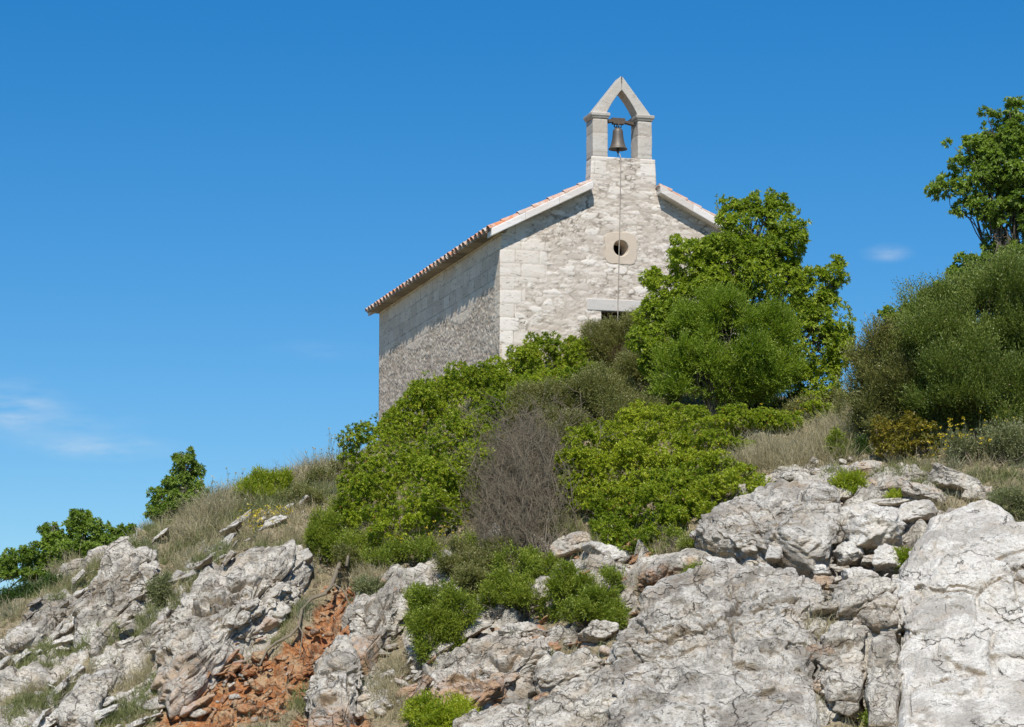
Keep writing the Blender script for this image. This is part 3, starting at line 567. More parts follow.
# ------------------------------------------------------------------ chapel
O = np.array([-0.2946047, 72.0, 9.85318923]); W_, L_ = 6.4, 12.85; UC = 3.2
def L3(u, d, h): return O + np.asarray(u)[..., None] * FX + np.asarray(d)[..., None] * DX + np.asarray(h)[..., None] * ZX
def stone_mat(name, a, b, c, mort, gap=.75):
    m, t, bs = mat(name)
    pos = nd(t, 'ShaderNodeNewGeometry').outputs['Position']; n2 = noise(t, pos, 5, 5, .65); n3 = noise(t, pos, 22, 4, .7); n1 = noise(t, pos, .7, 4)
    tn = attr(t, 'tint'); col = mixc(t, mrange(t, tn, 0, .5), c, b); col = mixc(t, mrange(t, tn, .5, 1), col, a)
    col = mixc(t, mrange(t, n2, .54, .70, 0, .5), col, b); col = mixc(t, mrange(t, n3, .58, .68, 0, .6), col, c)
    col = mixc(t, mrange(t, n1, .5, .7, 0, .45), col, (.60, .49, .38))
    col = mixc(t, mrange(t, attr(t, 'joint'), .15, .7, 0, .75), col, mort)
    st_ = nd(t, 'ShaderNodeMapping', {'Vector': pos, 'Scale': (5, 5, 17)}).outputs[0]; fl = noise(t, st_, 1., 4, .6); fl2 = noise(t, st_, .45, 3, .5)
    col = mixc(t, mrange(t, fl, .59, .66, 0, gap), col, (.30, .26, .22)); col = mixc(t, mrange(t, fl2, .56, .62, 0, .5), col, a)
    gp = math_(t, 'MULTIPLY', mrange(t, attr(t, 'joint'), .35, .8), mrange(t, noise(t, pos, 4.5, 3), .50, .60)); col = mixc(t, math_(t, 'MULTIPLY', gp, gap), col, (.17, .14, .11))
    t.links.new(col, bs.inputs['Base Color']); bs.inputs['Roughness'].default_value = .92; bs.inputs['Specular IOR Level'].default_value = .15
    bump(t, bs, [(n2, .1, .02), (n3, .5, .015), (noise(t, pos, 60, 3), .4, .01)])
    return m
M_WALL = stone_mat('wall_stone', (.82, .75, .665), (.69, .615, .53), (.53, .455, .375), (.50, .42, .335))
M_SIDE = stone_mat('side_wall_stone', (.88, .75, .60), (.74, .60, .46), (.48, .38, .28), (.48, .39, .30))
M_DRESS = stone_mat('dressed_stone', (.64, .595, .53), (.50, .46, .40), (.28, .25, .21), (.42, .37, .3), .6)
M_TAN = stone_mat('tan_stone', (.68, .58, .465), (.62, .52, .41), (.50, .41, .32), (.5, .4, .3), .2)
M_LINT = stone_mat('lintel_stone', (.64, .60, .55), (.56, .52, .47), (.40, .37, .33), (.5, .4, .3), .3)
M_VERGE = stone_mat('lime_plaster', (.84, .80, .76), (.78, .73, .68), (.62, .55, .48), (.6, .5, .4), .25)
M_EAVE = stone_mat('eave_stone', (.36, .30, .23), (.28, .23, .17), (.18, .15, .12), (.2, .16, .12))
def wallpat(U, V, seed, a=.38, b=.16, rough=.008, joint=.016, off=.016, big=None, rs_=13):
    P = np.c_[U, V, np.full(len(U), 3.7)]
    w = P + .05 * np.stack([fbm(P, 3, seed + k, 3) for k in range(3)], 1)
    sc = np.array([1 / a, 1 / b, 1.])
    F1, F2, rs, of = vor3(w * sc, seed)
    j = 1 - sstep(.03, .2, F2 - F1)
    F1b, F2b, rsb, ofb = vor3(w * sc * np.array([2.1, 2.3, 1]), seed + 5); jb = 1 - sstep(.03, .25, F2b - F1b)
    sel = (rs[:, 3] > .45)
    if big is not None: sel = sel & ~big
    t = np.where(sel, rsb[:, 0] * .7 + rs[:, 0] * .3, rs[:, 0]); j = np.where(sel, np.maximum(j, jb), j)
    if big is not None:      # large squared blocks
        bw, bh = .62, .34; r = np.floor((V + .02 * fbm(P, 2, seed + 9, 2)) / bh); uu = U / bw + .5 * (r % 2) + .13 * np.sin(r * 3.3)
        fu = uu - np.floor(uu); fv = V / bh - np.floor(V / bh); jq = np.maximum(1 - sstep(0, .05, np.minimum(fu, 1 - fu)), 1 - sstep(0, .08, np.minimum(fv, 1 - fv)))
        tq = hf(np.floor(uu).astype(np.int64), r.astype(np.int64), r.astype(np.int64) * 0, seed + 3)
        j = np.where(big, jq, j); t = np.where(big, .45 + .55 * tq, t)
    fill = sstep(-.2, .35, fbm(P, 1.3, seed + 20, 3))
    d = off * (t - .5) * 1.6 - joint * j * (.35 + .65 * (1 - fill)) + rough * fbm(P, rs_, seed + 30, 4, .7) * (1 + sel * .6) + .008 * fbm(P, 1.1, seed + 40, 2)
    return d, t, j * (.62 + .38 * fill)
def panel(cols, lo, top, place, res, seed, keep=None, rim=.06, **kw):
    """columns of u, heights from lo to top(u): displaced sheet of masonry"""
    Vs, Fs, T, J = [], [], [], []; n0 = 0
    for (u0, u1) in cols:
        us = np.linspace(u0, u1, max(2, int((u1 - u0) / res))); nv = max(3, int(top(np.array([(u0 + u1) / 2]))[0] / res))
        tt = np.linspace(0, 1, nv); eps = np.clip(us, u0 + 1e-4, u1 - 1e-4); tp = top(eps)
        U = np.repeat(us[None, :], nv, 0); V = lo + (tp[None, :] - lo) * tt[:, None]
        bigf = kw.get('bigf'); big = bigf(U.ravel(), V.ravel()) if bigf else None
        k2 = {k: v for k, v in kw.items() if k != 'bigf'}
        d, t, j = wallpat(U.ravel(), V.ravel(), seed, big=big, **k2)
        d = d * np.minimum(1, np.minimum(U - cols[0][0], cols[-1][1] - U).ravel() / .05 + .25)
        P = place(U.ravel(), d, V.ravel()); nu = len(us)
        i = np.arange(nv - 1)[:, None] * nu + np.arange(nu - 1)[None, :]; F = np.stack([i, i + 1, i + 1 + nu, i + nu], -1).reshape(-1, 4)
        if keep is not None:
            uc = U.ravel()[F].mean(1); vc = V.ravel()[F].mean(1); F = F[keep(uc, vc)]
        Vs.append(P); Fs.append(F + n0); T.append(t); J.append(j); n0 += len(P)
        # rim along the top and the two sides
        lft = np.arange(nv) * nu; rgt = (np.arange(nv - 2, -1, -1)) * nu + nu - 1
        if len(cols) == 3:
            if u0 > 0: lft = lft[V[:, 0] > 4.9] if u1 < 5 else lft[:0]
            if u1 < 6: rgt = rgt[V[:, 0][::-1][1:] > 4.9] if u0 > 1 else rgt[:0]
        ring = np.concatenate([lft, (nv - 1) * nu + np.arange(1 if len(lft) else 0, nu), rgt])
        Q = place(U.ravel()[ring], np.full(len(ring), -rim), V.ravel()[ring]); b0 = n0 - len(P)
        k = np.arange(len(ring) - 1); Fr = np.stack([ring[k] + b0, ring[k + 1] + b0, n0 + k + 1, n0 + k], 1)
        Vs.append(Q); Fs.append(Fr); T.append(t[ring]); J.append(j[ring]); n0 += len(Q)
    return np.vstack(Vs), np.vstack(Fs), {'tint': np.concatenate(T), 'joint': np.concatenate(J)}
chapel = tag(empty('chapel', L3(UC, L_ / 2, 0.)), 'small stone chapel with an open bell gable standing on the hilltop', 'chapel')
OC = (3.142, 3.57)
def top_f(u):
    h = 3.82 + .51 * np.minimum(u, W_ - u)
    return np.where((u > 2.345) & (u < 4.095), 5.88, h)
def keep_f(u, v): return ~((np.abs(u - OC[0]) < .30) & (np.abs(v - OC[1]) < .30)) & ~((u > 2.61) & (u < 3.78) & (v < 1.96))
V, F, at = panel([(0, 2.345), (2.345, 4.095), (4.095, W_)], -.5, top_f, lambda u, d, h: L3(np.where((u > 2.3) & (u < 4.2) & (h > 5.1), u + (UC + .02 - u) * .06 * (h - 5.1), u), -d, h), .024, 41, keep_f,
                 bigf=lambda u, v: (u < .50 + .16 * np.sin(np.floor(v / .34) * 2.4)) | ((v > 2.6) & (u < 1.2) & (v < 3.6)) | ((v > 5.3) & ((u < 2.75) | (u > 3.7))) | (u > 5.9), a=.36, b=.13, rough=.005, off=.006, joint=.008)
put('wall', V, F, M_WALL, chapel, O, at)
V, F, at = panel([(0, L_)], -.6, lambda u: 3.82 + 0 * u, lambda u, d, h: L3(-d * .75, u, h), .023, 47, None,
                 bigf=lambda u, v: (v > 2.35 + .25 * np.sin(u * 1.3)) | ((u < .5) & (v > 1.2)), a=.24, b=.11, rough=.016, off=.007, joint=.010, rs_=19)
put('wall', V, F, M_SIDE, chapel, O, at)
V, F, at = panel([(0, L_)], -.6, lambda u: 3.82 + 0 * u, lambda u, d, h: L3(W_ + d, u, h), .08, 51, None, a=.34, b=.16)
put('wall', V, F, M_SIDE, chapel, O, at)
V, F, at = panel([(0, W_)], -.6, lambda u: 3.82 + .51 * np.minimum(u, W_ - u), lambda u, d, h: L3(u, L_ + d, h), .08, 53, None, a=.34, b=.16)
put('wall', V, F, M_SIDE, chapel, O, at)

class MB:
    def __init__(s): s.v = []; s.f = []; s.t = []
    def prism(s, prof, axis_fn, a, b, t=None):
        """closed polygon prof of (x,y) extruded from a to b; axis_fn(x, y, w) -> world"""
        n = len(prof); o = len(s.v); t = random.random() if t is None else t
        for w in (a, b):
            for (x, y) in prof: s.v.append(axis_fn(x, y, w)); s.t.append(t)
        s.f.append([o + i for i in range(n)][::-1]); s.f.append([o + n + i for i in range(n)])
        for i in range(n): s.f.append([o + i, o + (i + 1) % n, o + n + (i + 1) % n, o + n + i])
    def box(s, u0, u1, d0, d1, h0, h1, t=None): s.prism([(u0, h0), (u1, h0), (u1, h1), (u0, h1)], ax, d0, d1, t)
    def strip(s, rows, close=True, t=None):
        n = len(rows[0]); o = len(s.v); t = random.random() if t is None else t
        for r in rows:
            for p in r: s.v.append(p); s.t.append(t)
        for i in range(len(rows) - 1):
            for j in range(n if close else n - 1): s.f.append([o + i * n + j, o + i * n + (j + 1) % n, o + (i + 1) * n + (j + 1) % n, o + (i + 1) * n + j])
    def build(s, name, m, parent=None, origin=None, bev=0., smooth=False):
        me = bpy.data.meshes.new(name); og = np.array(origin if origin is not None else np.mean(np.array(s.v), 0), float)
        me.from_pydata([tuple(np.array(v) - og) for v in s.v], [], s.f); me.update()
        for k, vals in (('tint', s.t), ('joint', [0] * len(s.t)), ('cav', [0] * len(s.t)), ('tone', [0] * len(s.t)), ('red', [0] * len(s.t)), ('soil', [0] * len(s.t))):
            at = me.attributes.new(k, 'FLOAT', 'POINT'); at.data.foreach_set('value', np.array(vals, np.float32))
        if smooth: me.polygons.foreach_set('use_smooth', np.ones(len(me.polygons), bool))
        me.materials.append(m); o = bpy.data.objects.new(name, me); C.objects.link(o)
        if parent is not None: o.parent = parent; o.location = tuple(og - WORLD[parent.name])
        else: o.location = tuple(og)
        WORLD[o.name] = og
        if bev: b = o.modifiers.new('soft_edges', 'BEVEL'); b.width = bev; b.segments = 2; b.limit_method = 'ANGLE'
        return o
random.seed(4)
def ax(x, y, w): return L3(np.array(x), np.array(w), np.array(y))
# lintel, door, round window
b = MB(); b.box(2.246, 4.02, -.016, .3, 1.965, 2.265, .75); b.build('lintel', M_LINT, chapel, bev=.02)
m_, t_, bs_ = mat('door_wood'); pos = nd(t_, 'ShaderNodeNewGeometry').outputs['Position']
t_.links.new(mixc(t_, noise(t_, pos, 12, 4), (.035, .018, .012), (.10, .045, .028)), bs_.inputs['Base Color']); bs_.inputs['Roughness'].default_value = .7; M_DOOR = m_
b = MB()
for k in range(6): b.box(2.61 + k * .195, 2.61 + k * .195 + .19, .32, .37, -.4, 1.955)
door = b.build('door', M_DOOR, chapel, bev=.006)
b = MB(); b.box(2.5, 2.609, .02, .40, -.5, 1.96, .5); b.box(3.781, 3.9, .02, .40, -.5, 1.96, .5); b.build('door_frame', M_DRESS, chapel)
b = MB(); n = 64; rows = []
def sq(i, a): 
    th = 2 * math.pi * i / n; c, s = math.cos(th), math.sin(th); k = (abs(c) ** 5 + abs(s) ** 5) ** (-1 / 5) * (1 + .018 * math.sin(5 * th + 1) + .012 * math.sin(11 * th)); return (OC[0] + a * k * c * 1.03, OC[1] + a * k * s)
def ci(i, r): th = 2 * math.pi * i / n; return (OC[0] + r * math.cos(th), OC[1] + r * math.sin(th))
rows.append([ax(*sq(i, .41), .05) for i in range(n)]); rows.append([ax(*sq(i, .405), -.008) for i in range(n)]); rows.append([ax(*sq(i, .39), -.012) for i in range(n)])
rows.append([ax(*ci(i, .215), -.014) for i in range(n)]); rows.append([ax(*ci(i, .196), .004) for i in range(n)]); rows.append([ax(*ci(i, .185), .18) for i in range(n)]); rows.append([ax(*ci(i, .16), .5) for i in range(n)])
b.strip(rows, t=.5); b.build('round_window', M_TAN, chapel)
# eave slabs
for sgn in (0, 1):
    b = MB(); d = -.26
    while d < L_ + .15:
        w = random.uniform(.55, .95); e = min(d + w - .012, L_ + .17); j = random.uniform(-.012, .012)
        u0, u1 = (-.33 + j, .12) if sgn == 0 else (W_ - .12, W_ + .31 + j)
        b.box(u0, u1, d, e, 3.825 - .03, 3.93 + .004 * random.random()); d += w
    b.build('eave', M_EAVE, chapel, bev=.012)
# verge copings: rough lime-washed slabs along the slopes of the gable
def slope_bar(b, ua, ub, h0, h1, d0, d1, side, seg):
    us = np.linspace(ua, ub, seg + 1)
    for k in range(seg):
        a, c = us[k] + .001, us[k + 1] - .001; j = random.uniform(-.004, .004); jd = random.uniform(-.01, .01)
        pr = [(a, 3.82 + .51 * a + h0 + j), (c, 3.82 + .51 * c + h0 + j), (c, 3.82 + .51 * c + h1 + j), (a, 3.82 + .51 * a + h1 + j)]
        if side: pr = [(W_ - x, y) for x, y in pr][::-1]
        b.prism(pr, ax, d0 + jd, d1)
b = MB(); slope_bar(b, -.30, 2.34, -.01, .185, -.30, .12, 0, 3); b.build('verge', M_VERGE, chapel, bev=.018)
b = MB(); slope_bar(b, -.30, 2.30, -.01, .185, -.30, .12, 1, 3); b.build('verge', M_VERGE, chapel, bev=.018)
for side in (0, 1):
    b = MB(); slope_bar(b, -.30, 3.19, .02, .205, L_ - .1, L_ + .15, side, 8); b.build('verge', M_VERGE, chapel, bev=.018)
# roof of barrel tiles: one part, with its deck
def tilemat():
    m, t, bs = mat('clay_tile'); pos = nd(t, 'ShaderNodeNewGeometry').outputs['Position']
    a = attr(t, 'tint'); c = mixc(t, mrange(t, a, 0, .8), (.50, .40, .33), (.62, .24, .11)); c = mixc(t, mrange(t, noise(t, pos, 9, 5, .7), .46, .62, 0, .85), c, (.58, .52, .46)); c = mixc(t, mrange(t, noise(t, pos, 30, 3), .55, .7, 0, .6), c, (.22, .15, .11))
    t.links.new(c, bs.inputs['Base Color']); bs.inputs['Roughness'].default_value = .85; bump(t, bs, [(noise(t, pos, 50, 3), .4, .01)])
    return m
M_TILE = tilemat()
roof = MB(); ND = 35; d0, d1 = -.145, L_ + .18; pit = (d1 - d0) / ND; NS = 9; HB = 4.045
ang = math.atan(.51); ca, sa = math.cos(ang), math.sin(ang)
def roofpt(side, s, e, dd):      # s: distance up the slope from the eave, e: height above the deck
    u = -.34 + s * ca - e * sa; h = 3.82 + .51 * -.34 + .188 + s * sa + e * ca
    return L3(np.array(W_ - u if side else u), np.array(dd), np.array(h))
SL = (UC + .34) / ca
for side in (0, 1):
    roof.prism([(-.28, 3.82 + .51 * -.28 + .165), (3.2, 3.82 + .51 * 3.2 + .165), (3.2, 3.82 + .51 * 3.2 + .195), (-.28, 3.82 + .51 * -.28 + .195)] if not side else [(W_ - x, y) for x, y in [(-.28, 3.82 + .51 * -.28 + .165), (3.2, 3.82 + .51 * 3.2 + .165), (3.2, 3.82 + .51 * 3.2 + .195), (-.28, 3.82 + .51 * -.28 + .195)]][::-1], ax, .60, L_ + .12, .2)
    pr_ = [(-.28, 3.82 + .51 * -.28 + .165), (2.33, 3.82 + .51 * 2.33 + .165), (2.33, 3.82 + .51 * 2.33 + .195), (-.28, 3.82 + .51 * -.28 + .195)]
    roof.prism(pr_ if not side else [(W_ - x, y) for x, y in pr_][::-1], ax, -.24, .598, .2)
    for k in range(ND + 1):
        for r in range(NS):
            for kind in (0, 1):
                if kind == 1 and k == ND: continue
                dc = d0 + (k + (.5 if kind else 0)) * pit + random.uniform(-.012, .012); s0 = r * SL / NS - (.03 if r else 0) + random.uniform(-.02, .02); s1 = (r + 1) * SL / NS + .06
                if r == NS - 1: s1 = SL + .02
                if dc < .70 and s1 > 2.70 / ca: 
                    if s0 > 2.55 / ca: continue
                    s1 = 2.66 / ca
                rr_ = .125 if kind == 0 else .13; rows = []; lift = -.02 if kind == 0 else .02; sg = 1 if kind == 0 else -1
                for (ro, rev) in ((rr_, 0), (rr_ - .018, 1)):
                    for (s_, e_, k_) in ((s0, .028, 1.0), (s1, .0, .86)):
                        row = []
                        for q in range(9):
                            t = math.pi * q / 8; row.append(roofpt(side, s_, lift + e_ + sg * (ro * k_ * math.sin(t)) * .8 , dc - ro * k_ * math.cos(t)))
                        rows.append(row)
                t_ = random.random() ** 1.3
                roof.strip([rows[0], rows[1], rows[3], rows[2], rows[0]], close=False, t=t_)
for k in range(32):
    d_ = .68 + k * (L_ - .5) / 32; rows = []
    for (ro, s_) in ((.15, d_), (.13, d_ + .46), (.115, d_ + .46), (.135, d_)):
        rows.append([L3(np.array(UC - ro * math.cos(math.pi * q / 8)), np.array(s_), np.array(3.82 + .51 * UC + .25 + ro * math.sin(math.pi * q / 8))) for q in range(9)])
    roof.strip(rows + [rows[0]], close=False)
roof.build('roof', M_TILE, chapel)
# bell gable
bgab = tag(empty('bell_gable', L3(UC, .3, 5.2)), None)
bgab.parent = chapel; bgab.location = tuple(WORLD['bell_gable'] - WORLD['chapel'])
def blockmesh(name, lo, hi, parent, m, seed, taper=None, rough=.006, res=.03, bl=(.4, .3)):
    """dressed masonry block, all faces finely subdivided and weathered"""
    lo = np.array(lo, float); hi = np.array(hi, float); Vs, Fs, T, J = [], [], [], []; n0 = 0
    for axx in range(3):
        for sd in (0, 1):
            a, b2 = [k for k in range(3) if k != axx]
            na = max(2, int((hi[a] - lo[a]) / res)); nb = max(2, int((hi[b2] - lo[b2]) / res))
            A, B = np.meshgrid(np.linspace(0, 1, na + 1), np.linspace(0, 1, nb + 1)); P = np.zeros((A.size, 3)); P[:, a] = lo[a] + A.ravel() * (hi[a] - lo[a]); P[:, b2] = lo[b2] + B.ravel() * (hi[b2] - lo[b2]); P[:, axx] = hi[axx] if sd else lo[axx]
            i = np.arange(nb)[:, None] * (na + 1) + np.arange(na)[None, :]; F = np.stack([i, i + 1, i + na + 2, i + na + 1], -1).reshape(-1, 4)
            Vs.append(P); Fs.append(F + n0); n0 += len(P)
    P = np.vstack(Vs); F = np.vstack(Fs); c = (lo + hi) / 2; q = (P - c) / ((hi - lo) / 2)
    # soften the edges, then weather
    h = .025; din = np.stack([np.minimum(P[:, k] - lo[k], hi[k] - P[:, k]) for k in range(3)], 1); near = (din < h).sum(1)
    Nn = nrm(np.sign(q) * (np.abs(q) ** 30)); e = np.sort(din, 1); P = P - Nn * (.012 * np.clip(1 - e[:, 1] / h, 0, 1))[:, None]
    row = np.floor(P[:, 2] / bl[1]); t = hf(np.floor(P[:, 0] / bl[0] + .5 * (row % 2)).astype(np.int64), row.astype(np.int64), np.zeros(len(P), np.int64), seed)
    fz = P[:, 2] / bl[1] - row; jj = 1 - sstep(0, .06, np.minimum(fz, 1 - fz))
    P = P + Nn * (rough * fbm(P, 9, seed, 4, .6) + .008 * fbm(P, 2.5, seed + 3, 2) - .006 * jj)[:, None]
    if taper: P[:, 0] = c[0] + (P[:, 0] - c[0]) * (1 + (taper - 1) * (P[:, 2] - lo[2]) / (hi[2] - lo[2]))
    return put(name, L3(P[:, 0], P[:, 1], P[:, 2]), F, m, parent, L3(np.array(c[0]), np.array(c[1]), np.array(lo[2])), {'tint': .35 + .5 * t, 'joint': jj})
blockmesh('shaft', (2.37, .022, 4.7), (4.07, .585, 5.86), bgab, M_WALL, 61, taper=.95, rough=.012)
blockmesh('pillar', (2.417, 0., 5.865), (2.812, .585, 6.86), bgab, M_DRESS, 62, bl=(3, .5))
blockmesh('pillar', (3.605, 0., 5.865), (3.985, .585, 6.86), bgab, M_DRESS, 63, bl=(3, .5))
for (ua, ub) in ((2.417, 2.812), (3.605, 3.985)):
    b = MB(); rows = []
    for (h, e) in ((6.862, .0), (6.875, .015), (6.91, .03), (6.935, .05), (7.00, .055), (7.015, .035)):
        rows.append([ax(ua - e, h, -e), ax(ub + e, h, -e), ax(ub + e, h, .585 + e), ax(ua - e, h, .585 + e)])
    b.strip(rows, t=.35); o_ = len(b.v); b.f.append([o_ - 4, o_ - 3, o_ - 2, o_ - 1]); b.f.append([3, 2, 1, 0]); b.build('capital', M_DRESS, bgab, bev=.008)
outer = [(2.42, 7.016), (3.19, 8.0), (3.22, 8.0), (3.985, 7.016)]; inn = []
def arc(p0, p1, sag, n):
    p0 = np.array(p0); p1 = np.array(p1); d = p1 - p0; nn = np.array([-d[1], d[0]]) / np.linalg.norm(d)
    return [tuple(p0 + d * t + nn * sag * 4 * t * (1 - t)) for t in np.linspace(0, 1, n)]
inn = arc((3.60, 7.016), (3.225, 7.57), -.045, 9)[:-1] + [(3.225, 7.56), (3.215, 7.62), (3.205, 7.62), (3.195, 7.56)] + arc((3.195, 7.57), (2.83, 7.016), -.045, 9)[1:]
b = MB(); NSG = 8
pts = outer + inn; bm_prof = outer + inn
# quads between outer and inner lines so the faces stay clean
Lo = [np.array(outer[0]) * (1 - t) + np.array(outer[1]) * t for t in np.linspace(0, 1, 9)]; Li = arc((2.80, 7.016), (3.205, 7.645), .028, 9)
Ro = [np.array(outer[3]) * (1 - t) + np.array(outer[2]) * t for t in np.linspace(0, 1, 9)]; Ri = arc((3.625, 7.016), (3.205, 7.645), -.028, 9)
for (o1, i1, tv) in ((Lo, Li, .6), (Ro, Ri, .7)):
    o0 = len(b.v)
    for k in range(9):
        for p in (o1[k], i1[k]):
            for dd_ in (.06, .525): b.v.append(ax(p[0], p[1], dd_)); b.t.append(tv)
    for k in range(8):
        a0 = o0 + 4 * k; a1 = a0 + 4
        for (p, q_) in ((0, 1), (1, 3), (3, 2), (2, 0)): b.f.append([a0 + p, a0 + q_, a1 + q_, a1 + p])
    b.f.append([o0, o0 + 2, o0 + 3, o0 + 1])
arch = b.build('arch', M_DRESS, bgab, bev=.012)
# the bell
BU, BD = 3.17, .29
bell = tag(empty('bell', L3(np.array(BU), np.array(BD), np.array(6.16))), 'old bronze bell hanging in the open gable between two pillars', 'bell')
def simple(name, col, rough=.5, metal=0., bumpy=0.):
    m, t, bs = mat(name); pos = nd(t, 'ShaderNodeNewGeometry').outputs['Position']
    t.links.new(mixc(t, noise(t, pos, 18, 4), tuple(c * .6 for c in col), tuple(min(1, c * 1.35) for c in col)), bs.inputs['Base Color']); bs.inputs['Roughness'].default_value = rough; bs.inputs['Metallic'].default_value = metal
    if bumpy: bump(t, bs, [(noise(t, pos, 30, 3), bumpy, .01)])
    return m
M_BRONZE = simple('aged_bronze', (.15, .13, .11), .55, .35, .3); M_IRON = simple('rusty_iron', (.09, .07, .055), .7, .3, .3); M_ROPE = simple('rope', (.42, .37, .31), .9); M_YOKE = simple('weathered_beam', (.11, .085, .065), .85, 0, .5)
def lathe(prof, u, d, n=40):
    return [[L3(np.array(u + r * math.cos(2 * math.pi * i / n)), np.array(d + r * math.sin(2 * math.pi * i / n)), np.array(h)) for i in range(n)] for (r, h) in prof]
b = MB(); b.strip(lathe([(.005, 6.70), (.07, 6.70), (.105, 6.68), (.125, 6.64), (.132, 6.58), (.140, 6.48), (.155, 6.38), (.180, 6.28), (.205, 6.21), (.236, 6.175), (.239, 6.155), (.222, 6.155), (.19, 6.21), (.15, 6.32), (.12, 6.45), (.10, 6.6), (.005, 6.66)], BU, BD)); b.build('bell_body', M_BRONZE, bell, smooth=True)
def tube(b, pts, r, n=6, t=None):
    pts = [np.array(p, float) for p in pts]; rows = []
    rs = r if hasattr(r, '__len__') else [r] * len(pts)
    for i, p in enumerate(pts):
        d = pts[min(i + 1, len(pts) - 1)] - pts[max(i - 1, 0)]; d = d / (np.linalg.norm(d) + 1e-9); a = np.cross(d, [0.3, .2, 1.]); 
        if np.linalg.norm(a) < .1: a = np.cross(d, [1, 0, 0.])
        a /= np.linalg.norm(a); c = np.cross(d, a); rows.append([p + rs[i] * (math.cos(2 * math.pi * k / n) * a + math.sin(2 * math.pi * k / n) * c) for k in range(n)])
    b.strip(rows, t=t)
l3 = lambda u, d, h: L3(np.array(u), np.array(d), np.array(h))
b = MB()
for s_ in (-1, 1):
    tube(b, [l3(BU + s_ * .03, BD, 6.69), l3(BU + s_ * .09, BD, 6.74), l3(BU + s_ * .10, BD, 6.80), l3(BU + s_ * .05, BD, 6.84)], .018); tube(b, [l3(BU, BD + s_ * .03, 6.69), l3(BU, BD + s_ * .09, 6.74), l3(BU, BD + s_ * .05, 6.84)], .018)
b.build('crown_loops', M_IRON, bell)
b = MB(); b.prism([(2.79, 6.80), (3.03, 6.84), (3.03, 6.80), (3.33, 6.80), (3.33, 6.84), (3.62, 6.78), (3.62, 6.86), (3.35, 6.90), (3.35, 6.96), (3.01, 6.96), (3.01, 6.92), (2.79, 6.90)], ax, BD - .07, BD + .07, .5); b.build('headstock', M_YOKE, bell, bev=.008)
b = MB(); b.strip(lathe([(.004, 6.6), (.012, 6.5), (.012, 6.2), (.035, 6.16), (.04, 6.12), (.03, 6.08), (.012, 6.05), (.01, 5.98), (.003, 5.97)], BU, BD, 12)); b.build('clapper', M_IRON, bell)
b = MB(); tube(b, [l3(BU - .01, BD - .03, 6.05), l3(BU - .015, .10, 6.0), l3(BU - .06, -.05, 5.95), l3(3.12, -.085, 5.88), l3(3.11, -.09, 5.4), l3(3.09, -.08, 4.4), l3(3.06, -.07, 3.2), l3(3.03, -.07, 2.24), l3(3.02, -.08, 1.3)], .011, 6)
tag(b.build('bell_rope', M_ROPE), 'thin rope running from the bell straight down the gable front', 'rope')

# ------------------------------------------------------------------ plants
def leaves(P, D, Ln, Wd, rg, fold=.25, droop=.15, side=None):
    """one folded leaf per row: base P, direction D"""
    n = len(P); D = nrm(D); S_ = nrm(np.cross(D, rg.normal(size=(n, 3)) * .7 + np.array([0, 0, 1.]))) if side is None else side
    U_ = nrm(np.cross(S_, D)); Ln = np.broadcast_to(Ln, (n,))[:, None]; Wd = np.broadcast_to(Wd, (n,))[:, None]
    mid = P + D * Ln * .5; tip = P + D * Ln - U_ * Ln * droop - np.array([0, 0, 1.]) * Ln * droop * .5
    A = mid + S_ * Wd * .5 + U_ * Wd * fold; B = mid - S_ * Wd * .5 + U_ * Wd * fold
    V = np.stack([P, A, tip, B], 1).reshape(-1, 3); F = (np.arange(n) * 4)[:, None] + np.arange(4)[None, :]
    return V, F
def lobe_surface(lobes, dens, rg, seed, lump=.22, inner=.25, gaps=.0, cut=.62):
    """points spread over a crown of lobes, uneven outline, with holes"""
    Ps, Ds = [], []; Lb = np.array(lobes)
    for (x, y, z, a, b, c) in lobes:
        area = 4 * math.pi * ((a * b) ** 1.6 / 3 + (a * c) ** 1.6 / 3 + (b * c) ** 1.6 / 3) ** (1 / 1.6); n = int(area * dens)
        D = nrm(rg.normal(size=(n, 3))); r = 1 - np.abs(rg.normal(size=n)) * inner; r = np.clip(r, .2, 1)
        ln = fbm(D * np.array([a, b, c]) / .8 + np.array([x, y, z]), 1.6, seed, 3, .6); r = r * (1 + lump * ln * 1.6)
        P = np.array([x, y, z]) + D * r[:, None] * np.array([a, b, c])
        k = np.ones(n, bool)
        for (x2, y2, z2, a2, b2, c2) in lobes:
            if (x2, y2, z2) == (x, y, z): continue
            q = ((P - np.array([x2, y2, z2])) / np.array([a2, b2, c2])); k &= (q ** 2).sum(1) > cut ** 2
        if gaps > 0: k &= fbm(P, 2.1, seed + 31, 3) > (-.42 + gaps)
        Ps.append(P[k]); Ds.append(nrm(D[k] / np.array([a, b, c])))
    return np.vstack(Ps), np.vstack(Ds)
